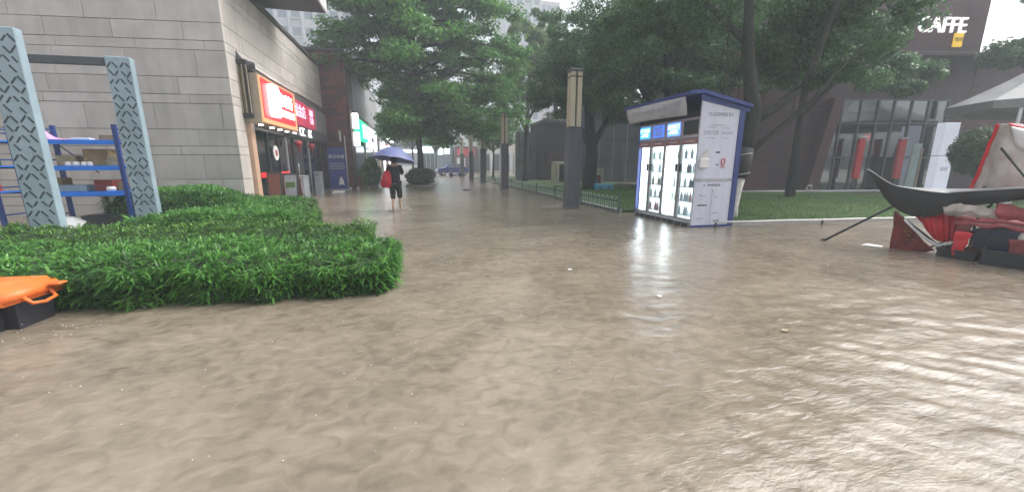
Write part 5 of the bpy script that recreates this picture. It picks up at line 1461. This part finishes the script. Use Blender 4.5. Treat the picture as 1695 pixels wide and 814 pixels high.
def rounded(x0, x1, y0, y1, r, slope=0.0):
    def fn(x, y):
        cx, cy = (x0 + x1) / 2, (y0 + y1) / 2
        yy = y - slope * (x - x1)
        qx = np.abs(x - cx) - (x1 - x0) / 2 + r; qy = np.abs(yy - cy) - (y1 - y0) / 2 + r
        out = np.hypot(np.maximum(qx, 0), np.maximum(qy, 0)) + np.minimum(np.maximum(qx, qy), 0) - r
        wob = .05 * np.sin(5.1 * x + 2.3 * y) + .04 * np.sin(9.7 * x - 6.1 * y + 1.3) + .025 * np.sin(17 * y + 11 * x)
        return -out + wob
    return fn
def hf(base, amp, ph):
    return lambda x, y: base + amp * (np.sin(1.9 * x + ph) * .5 + np.sin(2.7 * y - ph) * .5 + np.sin(4.9 * x + 3.3 * y) * .35 + np.sin(11.3 * x - 7.1 * y) * .35 + np.sin(8.1 * y + 13.7 * x) * .3)
bed('planting_bed', 'front bed of strappy green plants edging the flood water', rounded(-9.5, -0.32, 4.36, 6.30, .62, -.09), (-9.7, -0.1, 4.1, 7.4), hf(.45, .055, .4), 44000, .135, .020, M['blade'], 26000)
bed('planting_bed', 'second bed row of lighter green plants behind the front bed', rounded(-10, -0.82, 6.68, 7.85, .5, -.10), (-10.2, -0.6, 6.3, 9.0), hf(.46, .055, 1.7), 26000, .125, .019, M['blade_y'], 9000)
bed('planting_bed', 'third bed row of plants reaching towards the shop', rounded(-5.4, -2.25, 8.05, 10.3, .4, -.10), (-5.6, -2.0, 7.8, 11.0), hf(.54, .06, 2.6), 16000, .135, .021, M['blade'], 7000)
bed('planting_bed', 'taller back bed of dark green plants against the stone wall', rounded(-7.2, -3.05, 10.65, 12.95, .5, -.03), (-7.4, -2.8, 10.4, 13.3), lambda x, y: .55 + .38 / (1 + np.exp((x + 4.9) * 3.2)) + .04 * np.sin(3 * x + 2 * y), 16000, .135, .023, M['blade'], 7000)

# ================================================================== PERFORATED PANEL FRAME AND BLUE RACKS
def panel_post(x, y, rz, H, label_part):
    Mx = Matrix.Translation((x, y, 0)) @ Matrix.Rotation(rz, 4, 'Z')
    w, d = .40, .16
    p = MB(Mx).box(-w / 2, w / 2, -d / 2, d / 2, -.15, H, .012).build('panel', M['panel_blue'], pfr)
    k = 0
    z = .35
    pat = (((-.145, 1), (-.055, -1), (.055, 1), (.145, -1)), ((-.10, -1), (.08, -1)), ((-.15, 1), (-.06, 1), (.03, -1), (.13, -1)), ((-.13, -1), (-.05, 1), (.06, -1), (.14, 1)))
    while z < H - .12:
        for dx, ang in pat[k % 4]:
            m_ = Mx @ Matrix.Translation((dx, -d / 2 - .001, z + random.uniform(-.015, .015))) @ Matrix.Rotation(ang * R(34), 4, 'Y')
            ln = random.uniform(.045, .07)
            MB(m_).box(-.0125, .0125, -.0035, .0, -ln, ln).build('slot', M['panel_dark'], p)
        z += .15; k += 1
pfr = thing('panel_frame', 'pale blue perforated metal frame of posts and dark beam over the racks', 'frame', (-6.0, 9.0, 0))
panel_post(-6.18, 8.2, R(6), 3.52, '')
panel_post(-5.66, 9.85, R(6), 3.52, '')
panel_post(-10.95, 10.05, R(6), 3.52, '')
MB(frame((-5.86, 9.88, 0), (-1, .03))).box(0, 5.2, -.06, .06, 3.36, 3.50, .006).build('beam', M['beam_dark'], pfr)

def rack(o, xd, w, d, H, levels, label, bright=True):
    Mx = frame((o[0], o[1], 0), xd)
    t = thing('storage_rack', label, 'rack', (o[0], o[1], 0), 'blue storage racks by the stone wall')
    for ix, x in enumerate((0, w)):
        for iy, y in enumerate((0, d)):
            m_ = M['rack_blue'] if (iy == 0 and ix == 0 and bright) else M['rack_navy']
            MB(Mx).box(x - .04, x + .04, y - .03, y + .03, -.12, H, .004).build('upright', m_, t)
        for z in (.35, .95, 1.55, H - .18, H - .1):
            MB(Mx).box(x - .012, x + .012, y * 0 + .03, d - .03, z - .015, z + .015).build('rung', M['rack_navy'], t)
    for z in levels:
        MB(Mx).box(.042, w - .042, -.034, .022, z - .10, z, .004).build('front_beam', M['rack_blue'], t)
        MB(Mx).box(.042, w - .042, d - .022, d + .028, z - .07, z, .004).build('back_beam', M['rack_navy'], t)
        MB(Mx).box(.02, w - .02, .024, d - .024, z - .03, z - .002).build('shelf', M['rack_blue'], t)
    MB(Mx).tube([(.05, d, levels[-1] - .1), (w * .45, d, levels[0] + .4)], .012, 6).build('brace', M['rack_navy'], t)
    return Mx
L1 = (.86, 1.42, 1.97)
RX = rack((-7.92, 10.55), (1, 0.02), 1.50, .62, 2.30, L1, 'bright blue storage rack with boxes between the two perforated posts')
RX2 = rack((-10.6, 10.75), (1, 0.02), 1.7, .62, 2.3, L1, 'darker blue rack at the left edge behind the near post', False)
def carton(Mx, x, y, z, w, d, h, m_, label, rz=0.0, name='carton', cat='box'):
    t = thing(name, label, cat, tuple(Mx @ Vector((x, y, z))), 'goods on the blue racks')
    N_ = Mx @ Matrix.Translation((x, y, z)) @ Matrix.Rotation(rz, 4, 'Z')
    MB(N_).box(-w / 2, w / 2, -d / 2, d / 2, .002, h, .006).build('body', m_, t)
    MB(N_).box(-w / 2 - .002, w / 2 + .002, -.03, .03, h + .001, h + .004).build('tape', M['tan'], t)
carton(RX, .98, .30, 1.42, .44, .36, .36, M['card'], 'brown carton on the middle shelf of the bright rack', .1)
carton(RX, 1.29, .25, 1.42, .26, .26, .12, M['card2'], 'bottom flat pale carton beside the brown carton')
carton(RX, 1.29, .25, 1.542, .24, .25, .11, M['card2'], 'top flat pale carton beside the brown carton', .15)
carton(RX, 1.04, .26, .86, .36, .3, .24, M['red_dark'], 'dark red box on the lowest shelf of the bright rack', -.1)
carton(RX, 1.30, .36, .86, .3, .3, .2, M['card'], 'small brown box right of the dark red one')
carton(RX, .45, .3, .86, .5, .36, .14, M['panel_blue'], 'flat grey blue box on the lowest shelf')
for k, (x, s) in enumerate(((.52, .05), (.66, .06), (.80, .05), (.9, .045))):
    MB(RX @ Matrix.Translation((x, .06, 1.422))).lathe([(s, 0), (s * 1.1, .05), (s * .7, .085)], (0, 0, 0), 10).build('white_jar', M['white'], label=['leftmost white jar at the middle shelf edge', 'second white jar at the middle shelf edge', 'third white jar at the middle shelf edge', 'white jar touching the brown carton'][k], cat='jar', group='white jars on the middle shelf')
MB(RX @ Matrix.Translation((1.18, .07, .862))).lathe([(.07, 0), (.085, .06), (.06, .1)], (0, 0, 0), 12).build('white_bowl', M['white'], label='white bowl in front of the dark red box', cat='bowl', smooth=True)
MB(RX).sheet(grid_interp([[(.06, .1, 1.96), (.3, .08, 1.955), (.62, .08, 1.955)], [(.08, .2, 2.22), (.28, .2, 2.02), (.6, .22, 1.985)], [(.1, .4, 1.98), (.3, .42, 1.965), (.62, .4, 1.96)]], 8, 12), .01).build('pink_sheet', M['pink'], label='crumpled pink plastic sheet on the top shelf', cat='sheet', smooth=True)
carton(RX, .78, .2, 1.97, .34, .16, .05, M['white'], 'thin white box on the top shelf beside the pink sheet')
carton(RX, .40, .32, 1.42, .34, .3, .22, M['card2'], 'pale carton at the back left of the middle shelf', .12)
carton(RX, .16, .3, .86, .2, .3, .3, M['card'], 'upright brown carton at the left end of the lowest shelf')
carton(RX, 1.2, .35, 1.97, .3, .3, .12, M['card'], 'low brown carton on the right of the top shelf', .2)
carton(RX, .9, .3, -.1, .8, .45, .42, M['tote'], 'dark tub on the ground under the bright rack')
carton(RX2, 1.2, .3, .86, .5, .36, .14, M['red'], 'red tray on the left rack lower shelf')
carton(RX2, 1.3, .3, 1.42, .5, .36, .2, M['fence_green'], 'dark green box on the left rack middle shelf')
carton(RX2, .8, .3, -.1, .7, .4, .4, M['tote'], 'black tub under the left rack')
MB(RX2).tube([(1.35, .0, .1), (1.25, .05, .55)], .06, 10).build('rolled_mat', M['card2'], label='brown rolled mat leaning under the left rack', cat='roll', smooth=True)
MB(RX).sheet(grid_interp([[(.05, -.15, .02), (.3, -.2, .1), (.6, -.1, .05)], [(.1, .1, .25), (.32, .05, .32), (.6, .1, .2)], [(.1, .35, .05), (.3, .4, .12), (.62, .35, .04)]], 8, 12), .012).build('plastic_bundle', M['white'], label='pale crumpled plastic bundle on the ground below the bright rack', cat='bundle', smooth=True)

# ================================================================== PERSON WITH UMBRELLA
def skin_mesh(name, verts, edges, radii, root, sub=2):
    me = bpy.data.meshes.new(name)
    me.from_pydata(verts, edges, [])
    o = bpy.data.objects.new(name, me); COL.objects.link(o)
    md = o.modifiers.new('skin', 'SKIN')
    if not me.skin_vertices: me.skin_vertices.new()
    for i, r in enumerate(radii):
        sv = me.skin_vertices[0].data[i]
        sv.radius = r if hasattr(r, '__len__') else (r, r)
        sv.use_root = (i == root)
    md.use_smooth_shade = True
    ss = o.modifiers.new('sub', 'SUBSURF'); ss.levels = sub; ss.render_levels = sub
    dg = bpy.context.evaluated_depsgraph_get()
    res = bpy.data.meshes.new_from_object(o.evaluated_get(dg))
    bpy.data.objects.remove(o)
    return res
def person(loc):
    t = thing('person', 'person in black with red bag wading away under a blue umbrella', 'person', loc)
    Mx = Matrix.Translation(loc) @ Matrix.Rotation(R(-6), 4, 'Z')
    # facing +Y; mid-stride, right foot ahead
    V = [(0, 0, .92), (0, .0, 1.08), (0, .01, 1.28), (0, .02, 1.40), (0, .03, 1.475), (0, .05, 1.56), (0, .06, 1.66),
         (-.085, 0, .86), (-.09, .03, .48), (-.085, -.10, .10), (-.09, -.0, .03),
         (.085, .02, .86), (.10, .16, .50), (.10, .16, .10), (.115, .28, .04),
         (-.17, .02, 1.37), (-.23, .01, 1.12), (-.16, .14, .98), (-.13, .20, .97),
         (.17, .02, 1.37), (.22, .10, 1.14), (.12, .26, 1.22), (.10, .30, 1.26)]
    E_ = [(0, 1), (1, 2), (2, 3), (3, 4), (4, 5), (5, 6), (0, 7), (7, 8), (8, 9), (9, 10), (0, 11), (11, 12), (12, 13), (13, 14), (3, 15), (15, 16), (16, 17), (17, 18), (3, 19), (19, 20), (20, 21), (21, 22)]
    Rr = [(.16, .11), (.14, .10), (.155, .11), (.12, .09), .055, (.09, .10), (.075, .085), (.10, .105), .062, .038, (.045, .03), (.10, .105), .062, .038, (.045, .03),
          .06, .048, .036, .03, .06, .048, .036, .03]
    me = skin_mesh('body', V, E_, Rr, 0)
    me.transform(Mx); me.materials.append(M['skin'])
    body = place('body', me, t)
    # clothes: grown over the same skeleton
    idx = [0, 1, 2, 3, 15, 16, 19, 20]
    Vt = [V[i] for i in idx]
    Vt[0] = (0, 0, .84)
    Et = [(0, 1), (1, 2), (2, 3), (3, 4), (4, 5), (3, 6), (6, 7)]
    me = skin_mesh('shirt', Vt, Et, [(.20, .155), (.175, .135), (.185, .14), (.14, .11), .085, .075, .085, .075], 0)
    me.transform(Mx); me.materials.append(M['cloth_black']); place('shirt', me, t)
    me = skin_mesh('trousers', [V[0], V[7], V[8], (-.088, -.02, .36), V[11], V[12], (.10, .165, .38)], [(0, 1), (1, 2), (2, 3), (0, 4), (4, 5), (5, 6)], [(.175, .13), (.118, .12), .088, .085, (.118, .12), .088, .085], 0)
    me.transform(Mx); me.materials.append(M['cloth_black']); place('trousers', me, t)
    bm = bmesh.new(); bmesh.ops.create_uvsphere(bm, u_segments=18, v_segments=12, radius=1)
    for v in bm.verts:
        v.co = Vector((v.co.x * .105, v.co.y * .115 + .04 - (.02 if v.co.z < 0 else 0), v.co.z * .135 + 1.61))
    MB(Mx).addbm(bm).build('hair', M['hair'], t, smooth=True)
    # face features (turned away from the camera)
    bm = bmesh.new(); bmesh.ops.create_icosphere(bm, subdivisions=1, radius=.016)
    for v in bm.verts: v.co += Vector((0, .165, 1.59))
    MB(Mx).addbm(bm).build('nose', M['skin'], t)
    # hands: palm and five fingers closed round the umbrella shaft / hanging
    for hx, hy, hz, s in ((.10, .30, 1.26, 1), (-.13, .20, .97, -1)):
        hm = MB(Mx)
        hm.box(hx - .035, hx + .035, hy - .02, hy + .02, hz - .04, hz + .04, .012)
        hm.build('palm', M['skin'], t)
        for f in range(4):
            zf = hz + .03 - f * .021; L_ = (.058, .066, .062, .05)[f]
            MB(Mx).tube([(hx - .03, hy + .01, zf), (hx - .045, hy + .035, zf), (hx - .02, hy + .035 + L_ * .4, zf), (hx + .01, hy + .03, zf)], [.009, .009, .008, .007], 6).build('finger', M['skin'], t, smooth=True)
        MB(Mx).tube([(hx + .03, hy, hz + .02), (hx + .035, hy + .035, hz + .035), (hx + .005, hy + .05, hz + .04)], [.011, .010, .008], 6).build('thumb', M['skin'], t, smooth=True)
    # sandals
    for x, y, z in ((-.088, -.02, .0), (.11, .25, .01)):
        MB(Mx).box(x - .045, x + .045, y - .13, y + .12, z - .03, z - .005, .01).build('sandal', M['dark'], t)
    return Mx
PM = person((-0.72, 12.75, 0.0))
bg_ = thing('shoulder_bag', 'bright red shoulder bag hanging on the left side of the wading person', 'bag', tuple(PM @ Vector((-.22, -.1, .8))))
bm = bmesh.new(); bmesh.ops.create_cube(bm, size=1)
bmesh.ops.bevel(bm, geom=bm.edges[:], offset=.16, segments=3, affect='EDGES')
for v in bm.verts:
    z = v.co.z; wd = .27 + (.07 if z < 0 else -.05)
    v.co = Vector((-.20 + v.co.x * wd - (.05 * (z < 0)), -.15 + v.co.y * .15, 1.0 + z * .52))
MB(PM).addbm(bm).build('pouch', M['bag'], bg_, smooth=True)
MB(PM).tube([(-.24, -.14, 1.2), (-.2, -.08, 1.44), (-.14, .02, 1.47), (-.2, .06, 1.2)], .014, 6).build('strap', M['bag'], bg_, smooth=True)
um = thing('umbrella', 'open blue violet umbrella held over the wading person', 'umbrella', tuple(PM @ Vector((.1, .3, 1.26))))
UM = PM @ Matrix.Translation((.03, .14, 1.97)) @ Matrix.Rotation(R(7), 4, 'Y') @ Matrix.Rotation(R(-8), 4, 'X')
cm = MB(UM)
nr = 8; Ru = .66
grid = []
for i in range(9):
    s = i / 8
    row = []
    for j in range(nr * 4 + 1):
        a = 2 * math.pi * j / (nr * 4)
        seg = (j % 4) / 4
        dip = math.sin(seg * math.pi) * .065 * s
        r = Ru * s * (1 - dip * .9)
        row.append(Vector((r * math.cos(a), r * math.sin(a), -.40 * s ** 1.9 + dip * .35)))
    grid.append(row)
cm.sheet(grid[0:1] and grid, .004)
cm.build('canopy', M['umb'], um)
MB(UM).tube([(0, 0, .07), (.0, 0, -.35), (.04, .09, -.72)], .009, 8).build('shaft', M['steel'], um)
for k in range(nr):
    a = 2 * math.pi * k / nr
    MB(UM).tube([(Ru * s * math.cos(a) * .985, Ru * s * math.sin(a) * .985, -.40 * s ** 1.9 - .008) for s in (.02, .35, .7, 1.0)], .004, 5).build('rib', M['steel'], um)
MB(UM).lathe([(.012, .0), (.012, .06), (.004, .1)], (0, 0, 0), 8).build('tip', M['dark'], um)

# ripple collar where the walker's feet break the water
for x, y, lb in ((-.80, 12.73, 'ring ripple round the left foot of the wading person'), (-.58, 13.0, 'ring ripple round the right foot of the wading person')):
    MB().tube([(x + (.16 + .02 * math.sin(3 * a)) * math.cos(a), y + (.14 + .02 * math.cos(2 * a)) * math.sin(a), .006) for a in np.linspace(0, 6.0, 22)], .014, 6).build('foot_ripple', M['water'], label=lb, cat='ripple', group='ripples at the feet', smooth=True)

def droplets(name, label, pts, r0, r1):
    bm = bmesh.new(); bmesh.ops.create_icosphere(bm, subdivisions=1, radius=1)
    base = np.array([v.co for v in bm.verts]); tri = np.array([[v.index for v in f.verts] for f in bm.faces]); bm.free()
    V, F_ = [], []
    for i, p in enumerate(pts):
        V.append(base * random.uniform(r0, r1) * np.array([1, 1, random.uniform(1, 1.7)]) + np.array(p)); F_.append(tri + i * len(base))
    me = bpy.data.meshes.new(name); me.from_pydata(np.concatenate(V).tolist(), [], np.concatenate(F_).tolist())
    me.materials.append(M['drop'])
    place(name, me, label=label, kind='stuff')
M['drop'] = mat('water_drop', (0.55, 0.53, 0.50), 0.1, 0.05)
pts = []
for fx, fy in ((-.80, 12.73), (-.55, 13.05)):
    for _ in range(70):
        a = random.uniform(0, 6.28); q = random.uniform(.08, .34)
        pts.append((fx + q * math.cos(a), fy + q * math.sin(a), abs(random.gauss(.03, .05))))
droplets('foot_splash', 'splash drops thrown up by the wading feet', pts, .006, .017)
droplets('rain_splash', 'tiny drops bouncing off the flood water in the rain', [(random.uniform(-3.4, 6.5), 1.0 + 7 * random.random() ** 1.3, .012 + abs(random.gauss(0, .02))) for _ in range(320)], .0022, .0052)
droplets('box_splash', 'drops splashing round the orange lidded box', [(random.uniform(-4.8, -2.9), random.uniform(3.85, 4.3), abs(random.gauss(.01, .02))) for _ in range(70)], .002, .005)

# small floating litter
for k, (x, y, m_, lb) in enumerate(((2.0, 4.9, 'white', 'white scrap floating in the middle of the street'), (2.55, 3.62, 'white', 'white scrap floating nearer the camera'), (2.7, 22.5, 'poster_blue', 'blue scrap of plastic floating before the lamp posts'), (3.1, 2.55, 'card2', 'pale twig bit floating at the right foreground'))):
    MB(Matrix.Translation((x, y, .012)) @ Matrix.Rotation(k * 1.1, 4, 'Z')).sheet([[(-.03, -.02, 0), (0, -.028, .006), (.035, -.02, 0)], [(-.028, .016, .004), (.0, .02, .01), (.03, .022, .002)]] if m_ != 'poster_blue' else [[(-.25, -.2, 0), (0, -.25, .04), (.3, -.2, 0)], [(-.22, .15, .03), (.0, .2, .06), (.26, .2, .01)]], .004).build('floating_scrap', M[m_], label=lb, cat='litter', group='litter floating on the flood')

# ================================================================== RAINY HAZE
hz = MB().box(-70, 90, -12, 140, -1.2, 52).build('haze', M['white'], kind='stuff', label='grey rain haze filling the air of the street')
hm = bpy.data.materials.new('haze'); hm.use_nodes = True
hm.node_tree.nodes.clear()
pv = hm.node_tree.nodes.new('ShaderNodeVolumePrincipled')
pv.inputs['Color'].default_value = (0.80, 0.88, 0.96, 1)
pv.inputs['Density'].default_value = 0.0042
pv.inputs['Anisotropy'].default_value = 0.1
ho = hm.node_tree.nodes.new('ShaderNodeOutputMaterial')
hm.node_tree.links.new(pv.outputs[0], ho.inputs['Volume'])
hz.data.materials.clear(); hz.data.materials.append(hm)
